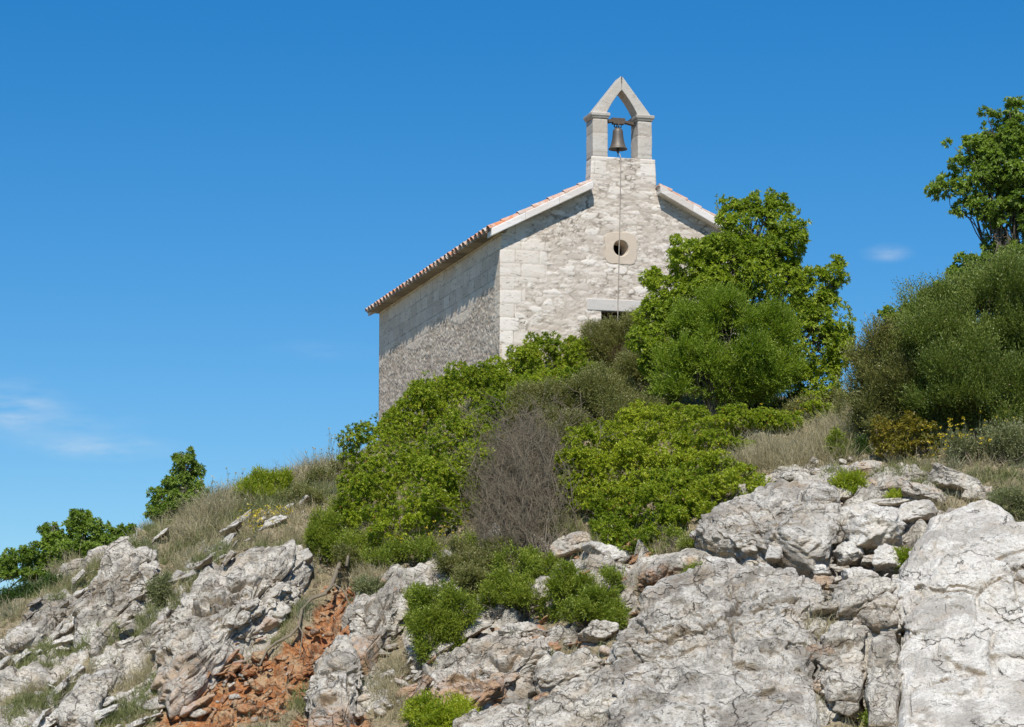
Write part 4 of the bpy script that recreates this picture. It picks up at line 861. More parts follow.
def rosettes(P, D, k, spread, Ln, Wd, rg, up=.4, size_j=.3):
    n = len(P); ax_ = nrm(D * .8 + np.array([0, 0, up]) + rg.normal(size=(n, 3)) * .28)
    t1 = nrm(np.cross(ax_, np.array([.3, .9, .2]))); t2 = np.cross(ax_, t1)
    tc = rg.rand(n) ; s = 1 + size_j * (rg.rand(n) - .5) * 2
    A = rg.rand(n, 1) * 6.28 + np.arange(k)[None, :] * 2.4 ; tl = spread * (.45 + .75 * rg.rand(n, k))
    dirs = ax_[:, None, :] * np.cos(tl)[..., None] + (t1[:, None, :] * np.cos(A)[..., None] + t2[:, None, :] * np.sin(A)[..., None]) * np.sin(tl)[..., None]
    st = P[:, None, :] - ax_[:, None, :] * (rg.rand(n, k)[..., None] * Ln * .7)
    L_a = (Ln * s[:, None] * (.75 + .5 * rg.rand(n, k))).ravel()
    V, F = leaves(st.reshape(-1, 3), dirs.reshape(-1, 3), L_a, L_a * Wd / Ln, rg)
    t = np.clip(tc[:, None] * .55 + rg.rand(n, k) * .4, 0, .84).ravel(); return V, F, np.repeat(t, 4)
def sprigs(P, D, ln, k, leafL, leafW, rg, up=.9, jit=.35, ang=.6):
    n = len(P); ax_ = nrm(D + np.array([0, 0, up]) + rg.normal(size=(n, 3)) * jit); t1 = nrm(np.cross(ax_, np.array([.31, .9, .2]))); t2 = np.cross(ax_, t1)
    L_ = ln * (.6 + .8 * rg.rand(n)); f = (np.arange(k) / k)[None, :]; A = rg.rand(n, 1) * 6.28 + np.arange(k)[None, :] * 2.4
    st = P[:, None, :] + ax_[:, None, :] * (L_[:, None] * (f - .35))[..., None]
    st[..., 2] -= .12 * L_[:, None] * f ** 2
    a = ang * (1 - .4 * f) * np.ones((n, 1))
    dirs = ax_[:, None, :] * np.cos(a)[..., None] + (t1[:, None, :] * np.cos(A)[..., None] + t2[:, None, :] * np.sin(A)[..., None]) * np.sin(a)[..., None]
    LL = leafL * (1.1 - .5 * f) * np.ones((n, 1))
    V, F = leaves(st.reshape(-1, 3), dirs.reshape(-1, 3), LL.ravel(), leafW, rg, fold=.1, droop=.05)
    t = np.clip(rg.rand(n, 1) * .6 + rg.rand(n, k) * .15 + .12 * f, 0, .84).ravel(); return V, F, np.repeat(t, 4)
def tubes_np(paths, rads, ns=4):
    Vs, Fs = [], []; o = 0
    for p, r in zip(paths, rads):
        p = np.asarray(p, float); m = len(p); d = np.gradient(p, axis=0); d = nrm(d); a = nrm(np.cross(d, np.array([.37, .61, .21]))); c = np.cross(d, a); th = np.arange(ns) * 2 * math.pi / ns
        r = np.broadcast_to(r, (m,)); V = p[:, None, :] + r[:, None, None] * (np.cos(th)[None, :, None] * a[:, None, :] + np.sin(th)[None, :, None] * c[:, None, :])
        Vs.append(V.reshape(-1, 3)); i = np.arange(m - 1)[:, None] * ns + np.arange(ns)[None, :]; j = np.arange(m - 1)[:, None] * ns + (np.arange(ns)[None, :] + 1) % ns
        Fs.append(np.stack([i, j, j + ns, i + ns], -1).reshape(-1, 4) + o); o += m * ns
    return np.vstack(Vs), np.vstack(Fs)
def limb(a, b, rg, n=7, wob=.12, sag=.0):
    a = np.array(a, float); b = np.array(b, float); t = np.linspace(0, 1, n)[:, None]; L_ = np.linalg.norm(b - a)
    w = np.cumsum(rg.normal(size=(n, 3)), 0) * wob * L_ / n; w -= w[0] + (w[-1] - w[0]) * t
    return a * (1 - t) + b * t + w + np.array([0, 0, 1]) * sag * L_ * (4 * t * (1 - t))
MATS = {
 'bright': leafmat('leaf_bright', (.12, .20, .016), (.47, .52, .05), .42, (.34, .14, .04)),
 'bay': leafmat('leaf_bay', (.13, .21, .018), (.46, .515, .06), .42, (.24, .28, .05)),
 'mid': leafmat('leaf_mid', (.14, .215, .02), (.32, .40, .05), .32),
 'olive': leafmat('leaf_olive', (.16, .17, .05), (.28, .27, .09), .2, (.26, .19, .09)),
 'dark': leafmat('leaf_dark', (.035, .075, .016), (.085, .145, .026), .22),
 'holm': leafmat('leaf_holm', (.14, .215, .04), (.36, .45, .10), .42, (.16, .17, .07)),
 'yellow': leafmat('leaf_yellowgreen', (.18, .255, .018), (.52, .55, .05), .35, (.34, .22, .03)),
 'jun': leafmat('leaf_juniper', (.10, .145, .03), (.25, .30, .065), .25, (.20, .17, .07)),
 'heath': leafmat('leaf_heath', (.13, .19, .018), (.32, .37, .045), .2, (.24, .20, .05)),
 'grey': leafmat('leaf_silver', (.17, .185, .085), (.31, .32, .16), .2),
 'orange': leafmat('leaf_yellowing', (.12, .14, .02), (.34, .26, .035), .25, (.45, .25, .04)),
 'petal': leafmat('flower_yellow', (.62, .45, .03), (.75, .60, .06), .2),
}
def lobes_of(spec, Y=None, hug=.55, depth=.85):
    """lobe spec in photo measures (column, row, half width, half height) -> ellipsoids standing on the slope"""
    r = []
    for s in spec:
        px, py, rx, rz = s[:4]
        if Y is None: h = hit(px, min(py + rz * .35, 726)); y = h[1] - hug * rx * h[1] / FPX
        else: y = Y + (s[4] if len(s) > 4 else 0)
        p = ray(px, py, y); k = y / FPX; r.append((p[0], p[1], p[2], rx * k, rx * k * depth, rz * k))
    return r
def sprout(L_, rg, n=5, f=.46):
    o = list(L_)
    for (x, y, z, a, b, c) in L_:
        for _ in range(n):
            d = nrm(rg.normal(size=3) + np.array([0, -.3, .45])); s = f * rg.uniform(.6, 1.15); k = rg.uniform(.78, 1.02); o.append((x + d[0] * a * k, y + d[1] * b * k, z + d[2] * c * k, a * s, b * s, c * s))
    return [(x, y, z, a * (.86 if i < len(L_) else 1), b * (.86 if i < len(L_) else 1), c * (.86 if i < len(L_) else 1)) for i, (x, y, z, a, b, c) in enumerate(o)]
def tidy(paths, rads, L_, b, lim=1.0):
    """keep only stems that stay inside the crown or close to the ground"""
    Lb = np.array(L_); kp, kr = [], []
    for p, r in zip(paths, rads):
        p = np.asarray(p); q = (((p[:, None, :] - Lb[None, :, :3]) / Lb[None, :, 3:]) ** 2).sum(-1).min(1); g = p[:, 2] - bil(cx, cy, CZ, p[:, 0], p[:, 1])
        if np.all((q < lim ** 2) | (g < .18) | (np.linalg.norm(p[:, :2] - b[:2], axis=1) < .35)): kp.append(p); kr.append(r)
    return kp, kr
def shrub(name, label, cat, base, spec, m, kind='rosette', Y=None, dens=90, seed=1, Ln=.075, Wd=.03, k=9, spread=1.1, up=.4, gaps=.12, lump=.22, inner=.2, stems=14, group=None, sprl=.3, stem_r=.014, hug=.55, stem_m=None, part='foliage', cut=.62, jit=.35, depth=.85, ang=.6):
    rg = np.random.RandomState(seed); b = hit(*base) if Y is None else ray(base[0], base[1], Y)
    b = np.array([b[0], b[1], float(bil(cx, cy, CZ, b[:1], b[1:2])[0]) - .05])
    L0 = lobes_of(spec, Y, hug, depth); L_ = sprout(L0, rg, 11, .34) if kind == 'rosette' else sprout(L0, rg, 8, .42); root = tag(empty(name, b), label, cat, group)
    P, D = lobe_surface(L_, dens, rg, seed, lump, inner, gaps, cut)
    L_ = L0
    gz = bil(cx, cy, CZ, P[:, 0], P[:, 1]); ok = P[:, 2] > gz - .08; P, D = P[ok], D[ok]
    if kind == 'rosette': V, F, t = rosettes(P, D, k, spread, Ln, Wd, rg, up)
    else: V, F, t = sprigs(P, D, sprl, k, Ln, Wd, rg, up, jit, ang)
    pn = fbm(V[::4], 1.3, seed + 70, 3, .6); t = np.clip(t.reshape(-1, 4) * .75 + .1 + .42 * pn[:, None], 0, .84).ravel()
    # a few leaves of another colour (old or dying)
    q = rg.rand(len(t) // 4) < .03; t = np.where(np.repeat(q, 4), .97, t)
    put(part, V, F, MATS[m], root, b, {'tint': t})
    paths, rads = [], []
    for j in range(stems):
        l = L_[rg.randint(len(L_))]; e = np.array(l[:3]) + nrm(rg.normal(size=3)) * np.array(l[3:]) * .75; e[2] = max(e[2], b[2] + .1)
        g0 = np.array([b[0] * .6 + l[0] * .4 + rg.normal() * .08, b[1] * .5 + l[1] * .5, 0.]); g0[2] = min(float(bil(cx, cy, CZ, g0[:1], g0[1:2])[0]) - .05, l[2] - l[5] * .2)
        p = limb(g0, e, rg, 7, .22, .05); paths.append(p); rads.append(np.linspace(stem_r, stem_r * .35, 7))
        for z in range(3):
            i = rg.randint(2, 6); e2 = p[i] + nrm(rg.normal(size=3) + np.array([0, 0, .7])) * l[3] * .5; paths.append(limb(p[i], e2, rg, 4, .4)); rads.append(np.linspace(stem_r * .5, stem_r * .2, 4))
    paths, rads = tidy(paths, rads, L0, b)
    if len(paths): V, F = tubes_np(paths, rads); put('stem', V, F, stem_m or M_BARK, root, b)
    return root
# --- big bright green thicket left of centre
shrub('strawberry_bush', 'big bright green bush covering the slope below the chapel\'s left corner', 'bush', (440, 560),
      [(385, 462, 46, 44), (368, 505, 34, 36), (418, 424, 40, 36), (455, 455, 44, 46), (430, 508, 44, 46), (465, 402, 40, 36), (400, 530, 38, 26), (475, 480, 26, 40), (350, 498, 16, 26), (495, 425, 26, 36), (436, 390, 26, 18), (500, 392, 22, 26), (392, 424, 14, 14), (350, 530, 14, 16)], 'bright', seed=3, dens=145, Ln=.058, Wd=.021, k=13, stems=30, lump=.30, gaps=.14, stem_r=.02)
shrub('strawberry_bush', 'bright green bush right against the chapel wall, topmost below the corner', 'bush', (545, 420),
      [(520, 378, 34, 30), (550, 360, 30, 26), (580, 362, 26, 24), (498, 390, 28, 26), (545, 392, 40, 26), (590, 388, 26, 24), (470, 380, 24, 16), (535, 352, 12, 12)], 'bright', seed=4, dens=145, Ln=.058, Wd=.021, k=13, stems=16, lump=.26, gaps=.1)
shrub('heath_bush', 'mixed green undergrowth along the lower edge of the big bright bush', 'bush', (400, 560), [(360, 548, 20, 14), (392, 556, 24, 10), (430, 552, 26, 12), (465, 548, 18, 14), (340, 520, 12, 22)], 'heath', 'sprig', seed=45, dens=260, Ln=.06, Wd=.016, k=9, sprl=.24, stems=16, gaps=.3, lump=.5, inner=.35)
shrub('heath_bush', 'scrubby green growth on the ridge just left of the big bright bush', 'bush', (320, 500), [(322, 482, 16, 12), (345, 470, 14, 14), (305, 498, 20, 10), (360, 452, 8, 12)], 'olive', 'sprig', seed=46, dens=240, Ln=.06, Wd=.016, k=9, sprl=.26, stems=12, gaps=.3, lump=.5, inner=.35)
# --- olive brown heath between
shrub('heath_bush', 'dull olive bush in front of the chapel door', 'bush', (625, 400), [(622, 358, 34, 40), (634, 334, 18, 18), (616, 335, 12, 12), (600, 350, 20, 22), (640, 385, 28, 34), (612, 398, 30, 26), (650, 350, 24, 24)], 'olive', 'sprig', seed=6, dens=420, Ln=.05, Wd=.016, k=9, sprl=.26, stems=16, gaps=.08, Y=None)
shrub('heath_bush', 'brownish olive bush between the dead bush and the green ones above', 'bush', (560, 440), [(545, 410, 44, 24), (590, 408, 40, 26), (508, 418, 26, 22), (632, 412, 40, 18), (566, 432, 30, 20), (474, 446, 16, 26), (562, 455, 18, 24), (530, 418, 34, 18), (575, 470, 12, 18)], 'olive', 'sprig', seed=7, dens=420, Ln=.05, Wd=.016, k=9, sprl=.28, stems=14, gaps=.1)
# --- dead bush
def dead_bush(base, label, fans, seed):
    rg = np.random.RandomState(seed); b = hit(*base); b[2] -= .05; root = tag(empty('dead_bush', b), label, 'bush'); paths, rads = [], []
    for (px, py, n) in fans:
        for j in range(n):
            qx, qy = px + rg.normal() * 9, py + rg.normal() * 11; e = hit(qx, qy); e = e + nsm(e[:1], e[1:2])[0] * rg.uniform(.25, .85)
            s = hit(qx + rg.uniform(-6, 34), min(qy + rg.uniform(25, 75), 568)); p = limb(s, e, rg, 9, .6, .10); paths.append(p); rads.append(np.linspace(.008, .0035, 9))
            for z in range(9):
                i = rg.randint(2, 8); d = nrm(p[i] - p[i - 2]); e2 = p[i] + nrm(d * 1.2 + rg.normal(size=3) * .55) * rg.uniform(.25, .6); q = limb(p[i], e2, rg, 5, .3, .03); paths.append(q); rads.append(np.linspace(.005, .003, 5))
                for y_ in range(4):
                    i2 = rg.randint(1, 5); e3 = q[i2] + nrm(nrm(e2 - p[i]) * 1.2 + rg.normal(size=3) * .7) * rg.uniform(.1, .25); paths.append(np.array([q[i2], (q[i2] + e3) / 2 + rg.normal(size=3) * .01, e3])); rads.append(np.array([.004, .003, .0025]))
    mp, mr = [], []
    for z in range(5):
        e = hit(512 + rg.normal() * 22, 480 + rg.normal() * 26); e = e + nsm(e[:1], e[1:2])[0] * .2; mp.append(limb(b + rg.normal(size=3) * .03, e, rg, 9, .25, .08)); mr.append(np.linspace(.016, .004, 9))
    V, F = tubes_np(mp, mr, 6); put('stem', V, F, M_TWIG, root, b, smooth=True)
    V, F = tubes_np(paths, rads, 3); put('twigs', V, F, M_TWIG, root, b); 
    return root
dead_bush((520, 566), 'dead grey brown bush of bare fanned out twigs', [(526, 456, 26), (512, 472, 38), (546, 458, 22), (498, 492, 40), (524, 485, 46), (545, 480, 24), (496, 525, 34), (520, 520, 30), (505, 545, 24)], 9)
# --- right of it, yellow green thicket
shrub('pistachio_bush', 'large yellow green bush right of the dead bush', 'bush', (620, 515), [(596, 448, 38, 34), (572, 492, 18, 24), (690, 470, 26, 20), (720, 462, 20, 12), (640, 432, 38, 26), (585, 480, 30, 32), (625, 475, 42, 32), (665, 452, 34, 28), (610, 500, 34, 16), (650, 490, 24, 16)], 'yellow', seed=12, dens=145, Ln=.057, Wd=.020, k=13, stems=20, lump=.30, gaps=.13)
shrub('pistachio_bush', 'wide low bright green bush running right under the tall tree', 'bush', (730, 455), [(700, 430, 38, 18), (740, 426, 38, 18), (775, 424, 34, 16), (680, 420, 26, 20), (720, 446, 34, 14), (810, 416, 24, 14)], 'bright', seed=13, dens=145, Ln=.057, Wd=.020, k=13, stems=14, gaps=.1)
shrub('pistachio_bush', 'low bright green bush hanging above the reddish stained ledge', 'bush', (640, 548), [(612, 532, 26, 22), (600, 515, 22, 22), (648, 512, 32, 26), (700, 492, 24, 20), (680, 498, 28, 24), (634, 540, 24, 14), (668, 520, 26, 14)], 'bright', seed=14, dens=145, Ln=.057, Wd=.020, k=13, stems=12, gaps=.12)
shrub('spurge_bush', 'yellow green spurge bush on top of the humped boulder', 'bush', (715, 520), [(712, 500, 24, 22), (738, 490, 26, 18), (762, 488, 20, 12), (706, 515, 14, 14), (690, 490, 16, 14)], 'yellow', seed=15, dens=150, Ln=.06, Wd=.018, k=10, stems=12, up=.9, spread=.9)
shrub('pistachio_bush', 'bright green bush spilling over the soil between the dry grass and the humped boulder', 'bush', (700, 500), [(664, 486, 24, 18), (688, 478, 24, 16), (716, 470, 22, 14), (742, 474, 18, 10), (690, 505, 20, 16), (672, 520, 16, 12)], 'bright', seed=48, dens=145, Ln=.057, Wd=.020, k=13, stems=14, gaps=.14)
shrub('heath_bush', 'low green growth trailing down beside the stained ledge', 'shrub', (660, 560), [(650, 545, 16, 10), (672, 540, 16, 9), (690, 548, 10, 8)], 'heath', 'sprig', seed=49, dens=300, Ln=.055, Wd=.016, k=9, sprl=.2, stems=10, gaps=.25, lump=.5)
shrub('heath_bush', 'dark undergrowth filling the slope under the wide tree clump at the far left', 'bush', (20, 612), [(5, 608, 24, 14), (30, 598, 22, 12), (55, 588, 20, 10), (-20, 615, 26, 16)], 'dark', 'sprig', Y=63.6, seed=50, dens=300, Ln=.06, Wd=.018, k=9, sprl=.26, stems=10, gaps=.1)
# --- tall bay tree before the gable front, and the feathery shrub before it
def tree(name, label, base, Y, spec, m, seed, trunk_r, forks, dens=90, leafk=9, Ln=.09, Wd=.04, gaps=.14, lump=.28, group=None, cat='tree', hang=0, **kw):
    rg = np.random.RandomState(seed); b = ray(base[0], base[1], Y); b[2] = float(bil(cx, cy, CZ, b[:1], b[1:2])[0]) - .1; root = tag(empty(name, b), label, cat, group)
    L_ = lobes_of(spec, Y); P, D = lobe_surface(sprout(L_, rg, 8, .36), dens, rg, seed, lump, kw.get('inner', .22), gaps, kw.get('cut', .6)); ok = P[:, 2] > b[2]; P, D = P[ok], D[ok]
    V, F, t = rosettes(P, D, leafk, kw.get('spread', 1.15), Ln, Wd, rg, kw.get('up', .5)); pn = fbm(V[::4], 1.3, seed + 70, 3, .6); t = np.clip(t.reshape(-1, 4) * .75 + .1 + .42 * pn[:, None], 0, .84).ravel(); q = rg.rand(len(t) // 4) < .02; t = np.where(np.repeat(q, 4), .97, t)
    put('crown', V, F, MATS[m], root, b, {'tint': t})
    paths, rads, tp = [], [], []
    for (fx, fy, r0, r1) in forks:
        e = ray(fx, fy, Y + rg.uniform(-.3, .3)); p = limb(b + np.array([rg.normal() * trunk_r, rg.normal() * trunk_r, 0]), e, rg, 9, .16); tp.append((p, np.linspace(r0, r1, 9)))
    V, F = tubes_np([p for p, _ in tp], [r for _, r in tp], 8); put('trunk', V, F, M_BARK, root, b, smooth=True)
    for l in L_:
        c = np.array(l[:3]); d = [np.linalg.norm(p - c, axis=1).min() for p, _ in tp]; p, r = tp[int(np.argmin(d))]; i = int(np.argmin(np.linalg.norm(p - c, axis=1))); i = max(2, i - 2)
        for z in range(5):
            e = c + nrm(rg.normal(size=3)) * np.array(l[3:]) * .7; q = limb(p[i], e, rg, 7, .3, .05); paths.append(q); rads.append(np.linspace(min(r[i] * .5, .05), .008, 7))
            for y_ in range(4): j = rg.randint(2, 6); paths.append(limb(q[j], q[j] + nrm(rg.normal(size=3) + [0, 0, .5]) * l[3] * .5, rg, 4, .3)); rads.append(np.linspace(.012, .005, 4))
    paths, rads = tidy(paths, rads, L_, b, 1.02)
    V, F = tubes_np(paths, rads, 5); put('branch', V, F, M_BARK, root, b, smooth=True)
    return root
tree('bay_tree', 'tall bright green leafy tree hiding the right half of the gable front', (755, 412), 66.6,
     [(754, 226, 34, 28), (724, 256, 26, 20), (778, 215, 18, 22, .2), (786, 248, 24, 30), (690, 262, 32, 28, -.3), (735, 272, 48, 34, -.5), (770, 290, 40, 40, -.3), (668, 292, 26, 24, -.4), (700, 310, 46, 34, -.6), (815, 290, 26, 32, .2), (832, 278, 14, 22, .2), (828, 320, 28, 34, .1), (806, 345, 38, 44, -.2), (655, 318, 24, 20, -.5), (645, 338, 18, 16, -.6), (660, 345, 30, 26, -.7), (740, 350, 60, 50, -.1), (818, 385, 30, 30, -.2), (840, 350, 12, 26, .2), (720, 207, 8, 10), (800, 232, 10, 26), (755, 205, 10, 14)],
     'bay', 21, .12, [(750, 240, .09, .03), (790, 280, .07, .02), (700, 290, .07, .02), (825, 310, .06, .02), (735, 300, .07, .02)], dens=115, Ln=.085, Wd=.031, leafk=10, gaps=.13, lump=.32, inner=.16)
shrub('feathery_shrub', 'feathery mid green shrub with grey stems standing before the tall leafy tree', 'shrub', (722, 410), [(712, 330, 38, 36), (740, 345, 44, 44), (700, 362, 40, 36), (760, 372, 34, 34), (730, 385, 50, 22), (676, 372, 26, 24), (716, 303, 18, 14), (690, 318, 18, 16), (770, 330, 20, 24)], 'mid', 'sprig', Y=65.2, seed=22, dens=260, Ln=.07, Wd=.020, k=10, sprl=.34, stems=70, gaps=.30, inner=.3, lump=.42, stem_m=M_TWIG, stem_r=.02, up=.7)
# --- right: juniper mass, holm oak, skyline bushes
shrub('juniper_bush', 'large dark juniper at the right edge above the rocks', 'bush', (960, 450), [(985, 330, 50, 54), (1030, 310, 44, 50), (940, 350, 48, 48), (975, 390, 60, 50), (1040, 370, 60, 60), (930, 395, 44, 44), (1010, 420, 50, 34), (1000, 290, 30, 24), (1090, 360, 60, 80), (955, 310, 26, 26)], 'jun', 'sprig', Y=59.2, seed=24, dens=330, Ln=.07, Wd=.020, k=10, sprl=.55, stems=60, gaps=.22, lump=.5, inner=.28, up=1.2, jit=.28)
shrub('juniper_bush', 'rounded olive green juniper joining the left side of the large dark one', 'bush', (890, 450), [(886, 370, 34, 40), (905, 395, 36, 40), (870, 405, 24, 40), (900, 345, 26, 26), (880, 430, 28, 26)], 'olive', 'sprig', Y=59.6, seed=25, dens=360, Ln=.07, Wd=.019, k=10, sprl=.45, stems=34, gaps=.2, lump=.5, inner=.28, up=1.0)
shrub('spurge_bush', 'yellowing orange tinged shrub at the foot of the dark juniper', 'shrub', (900, 465), [(885, 436, 22, 20), (910, 432, 24, 20), (925, 445, 16, 16), (896, 452, 22, 12)], 'orange', seed=26, Y=58.5, dens=110, Ln=.06, Wd=.02, k=10, stems=14, gaps=.34, lump=.5, inner=.35)
tree('holm_oak', 'tall open tree at the upper right corner', (1016, 300), 66.0,
     [(1000, 126, 28, 24), (1030, 122, 34, 26), (965, 150, 20, 16), (985, 190, 30, 26), (1018, 195, 30, 30), (1000, 240, 26, 22), (1030, 255, 30, 24), (1010, 145, 30, 24), (978, 172, 30, 24), (950, 186, 20, 16), (1005, 165, 34, 34), (1040, 160, 40, 40), (990, 205, 28, 22), (965, 208, 18, 10), (1010, 225, 26, 26), (1040, 220, 34, 34), (1080, 150, 44, 60), (1080, 220, 36, 40), (1022, 250, 20, 16)],
     'holm', 27, .12, [(1018, 150, .16, .03), (985, 160, .09, .02), (1050, 150, .10, .03), (975, 200, .06, .02)], dens=95, Ln=.085, Wd=.036, leafk=11, gaps=.32, lump=.34, inner=.2, cut=.5)
shrub('holm_oak_bush', 'dark leafy bush under the tall open tree on the skyline', 'bush', (985, 300), [(978, 268, 20, 16), (1000, 275, 24, 22), (960, 285, 22, 18), (1030, 280, 30, 26)], 'holm', Y=64.5, seed=28, dens=90, Ln=.09, Wd=.04, k=9, stems=10, gaps=.1)
shrub('skyline_bush', 'small leafy bush peeping over the skyline left of the dark juniper', 'bush', (900, 380), [(888, 316, 10, 8), (905, 322, 18, 16), (925, 318, 20, 20), (940, 300, 18, 16), (895, 340, 16, 20)], 'mid', Y=63.0, seed=29, dens=100, Ln=.085, Wd=.035, k=9, stems=12, gaps=.2)
shrub('herb_bush', 'sprawling silvery green herb bush under the dark juniper at the right edge', 'bush', (985, 470), [(962, 448, 20, 14), (985, 440, 24, 16), (1010, 446, 26, 20), (1030, 455, 20, 20), (944, 438, 12, 10)], 'grey', 'sprig', seed=30, dens=210, Ln=.07, Wd=.016, k=9, sprl=.34, stems=26, gaps=.25, lump=.4, inner=.3, stem_m=M_TWIG)
shrub('shrub', 'low dull green undergrowth between the tall tree and the dry grass', 'bush', (815, 430), [(800, 415, 20, 14), (828, 410, 20, 16), (845, 425, 14, 18), (780, 412, 16, 12)], 'olive', 'sprig', seed=38, dens=260, Ln=.06, Wd=.016, k=9, sprl=.26, stems=14, gaps=.2, lump=.4)
# --- middle shrubs on the rocks
MID = dict(m='heath', kind='sprig', dens=560, Ln=.055, Wd=.016, k=10, sprl=.22, stems=24, gaps=.24, lump=.5, inner=.3, jit=.5)
shrub('heath_bush', 'dark green feathery shrub lowest and leftmost of the middle rocks', 'shrub', (436, 668), [(432, 612, 26, 26), (452, 628, 26, 34), (432, 642, 22, 26), (418, 605, 14, 16)], seed=31, **MID)
shrub('heath_bush', 'olive feathery shrub directly under the dead bush', 'shrub', (470, 590), [(462, 562, 24, 20), (486, 566, 24, 20), (500, 556, 20, 14), (474, 586, 24, 18)], seed=32, **{**MID, 'm': 'olive'})
shrub('heath_bush', 'bushy green shrub at the centre between the brown knobby rock and the olive one', 'shrub', (515, 622), [(516, 580, 28, 24), (536, 572, 20, 18), (500, 602, 26, 24), (528, 600, 24, 20)], seed=33, **MID)
shrub('heath_bush', 'rounded feathery shrub left of the reddish stained ledge', 'shrub', (590, 640), [(586, 596, 32, 26), (610, 590, 20, 20), (590, 616, 30, 20), (572, 605, 18, 18)], seed=34, **MID)
shrub('spurge_bush', 'light green shrub at the bottom edge below the stepped ledges', 'shrub', (440, 727), [(430, 714, 22, 16), (455, 716, 22, 15), (442, 724, 30, 14)], m='yellow', kind='sprig', seed=35, dens=420, Ln=.06, Wd=.018, k=10, sprl=.2, stems=8)
shrub('spurge_bush', 'small olive green tuft between the stained ledge and the humped boulder', 'shrub', (692, 592), [(694, 580, 16, 13), (704, 574, 10, 9), (682, 588, 10, 8)], m='heath', kind='sprig', seed=36, dens=260, Ln=.05, Wd=.016, k=9, sprl=.15, stems=6)
for i, (px, py, rx, rz, mm, lb) in enumerate([(850, 488, 15, 14, 'yellow', 'yellow green shrub on the rubble above the broken rock'), (903, 562, 8, 14, 'bright', 'small bright green tuft in the crevice beside the rounded block'), (943, 483, 12, 8, 'yellow', 'low yellow green tuft on the upper right ledge'),
        (898, 500, 10, 7, 'yellow', 'tiny yellow green tuft on the flat ledge'), (958, 532, 5, 4, 'bright', 'tiny green tuft on the top rim of the pale slab'), (862, 450, 8, 14, 'dark', 'narrow dark sprig at the right end of the dry grass'), (836, 450, 10, 18, 'heath', 'slim green shrub rising out of the dry grass'),
        (160, 592, 15, 16, 'grey', 'grey green bushlet in the grass between the two left outcrops'), (365, 592, 16, 12, 'grey', 'pale green herb at the top of the stepped outcrop'), (325, 540, 20, 26, 'heath', 'olive green shrub at the left foot of the big bright bush'), (350, 560, 12, 16, 'olive', 'dull sprawling shrub beside the exposed root'),
        (880, 722, 14, 12, 'heath', 'green weed at the bottom edge left of the huge pale slab'), (1008, 505, 20, 18, 'grey', 'silvery grey bush at the right edge on the slab')]):
    shrub('shrub', lb, 'shrub', (px, py + rz * .9), [(px, py, rx, rz), (px + rx * .4, py + rz * .3, rx * .6, rz * .6)], m=mm, kind='sprig', seed=60 + i, dens=520, Ln=.055, Wd=.016, k=9, sprl=.18, stems=6, gaps=.05)
# --- left skyline
tree('holm_oak', 'wide dark tree clump at the far left below the skyline', (70, 600), 65.8, [(50, 575, 30, 24), (85, 560, 34, 22), (20, 590, 26, 22), (30, 566, 26, 22), (8, 588, 26, 22), (110, 550, 26, 16), (58, 552, 20, 24), (52, 530, 12, 10), (84, 540, 24, 20), (78, 520, 14, 10), (104, 535, 14, 14), (96, 560, 26, 18), (130, 540, 14, 10), (134, 534, 8, 9), (118, 538, 12, 14), (66, 574, 30, 20), (38, 590, 24, 16), (-15, 610, 26, 24), (120, 552, 16, 10)], 'holm', 41, .08,
     [(60, 540, .06, .02), (88, 530, .06, .02), (110, 545, .05, .02)], dens=150, Ln=.075, Wd=.032, gaps=.10, lump=.3)
tree('holm_oak', 'slender dark young tree standing alone on the left skyline', (184, 528), 66.8, [(182, 505, 22, 18), (185, 466, 14, 16), (172, 515, 18, 12), (178, 485, 16, 14), (192, 480, 12, 16), (168, 500, 18, 15), (190, 503, 16, 16), (160, 515, 13, 10), (180, 520, 18, 10), (200, 492, 8, 10)], 'holm', 42, .05, [(184, 470, .05, .012), (165, 500, .03, .01), (195, 490, .03, .01)], dens=190, Ln=.07, Wd=.028, gaps=.04, lump=.25)
shrub('young_pine_bush', 'fresh green shrub on the skyline behind the yellow flowers', 'shrub', (265, 527), [(262, 496, 22, 20), (276, 490, 12, 16), (250, 502, 14, 16), (288, 482, 4, 8), (266, 512, 24, 12)], m='yellow', kind='sprig', Y=65.6, seed=43, dens=420, Ln=.06, Wd=.018, k=10, sprl=.26, stems=14, up=1.3, jit=.2)
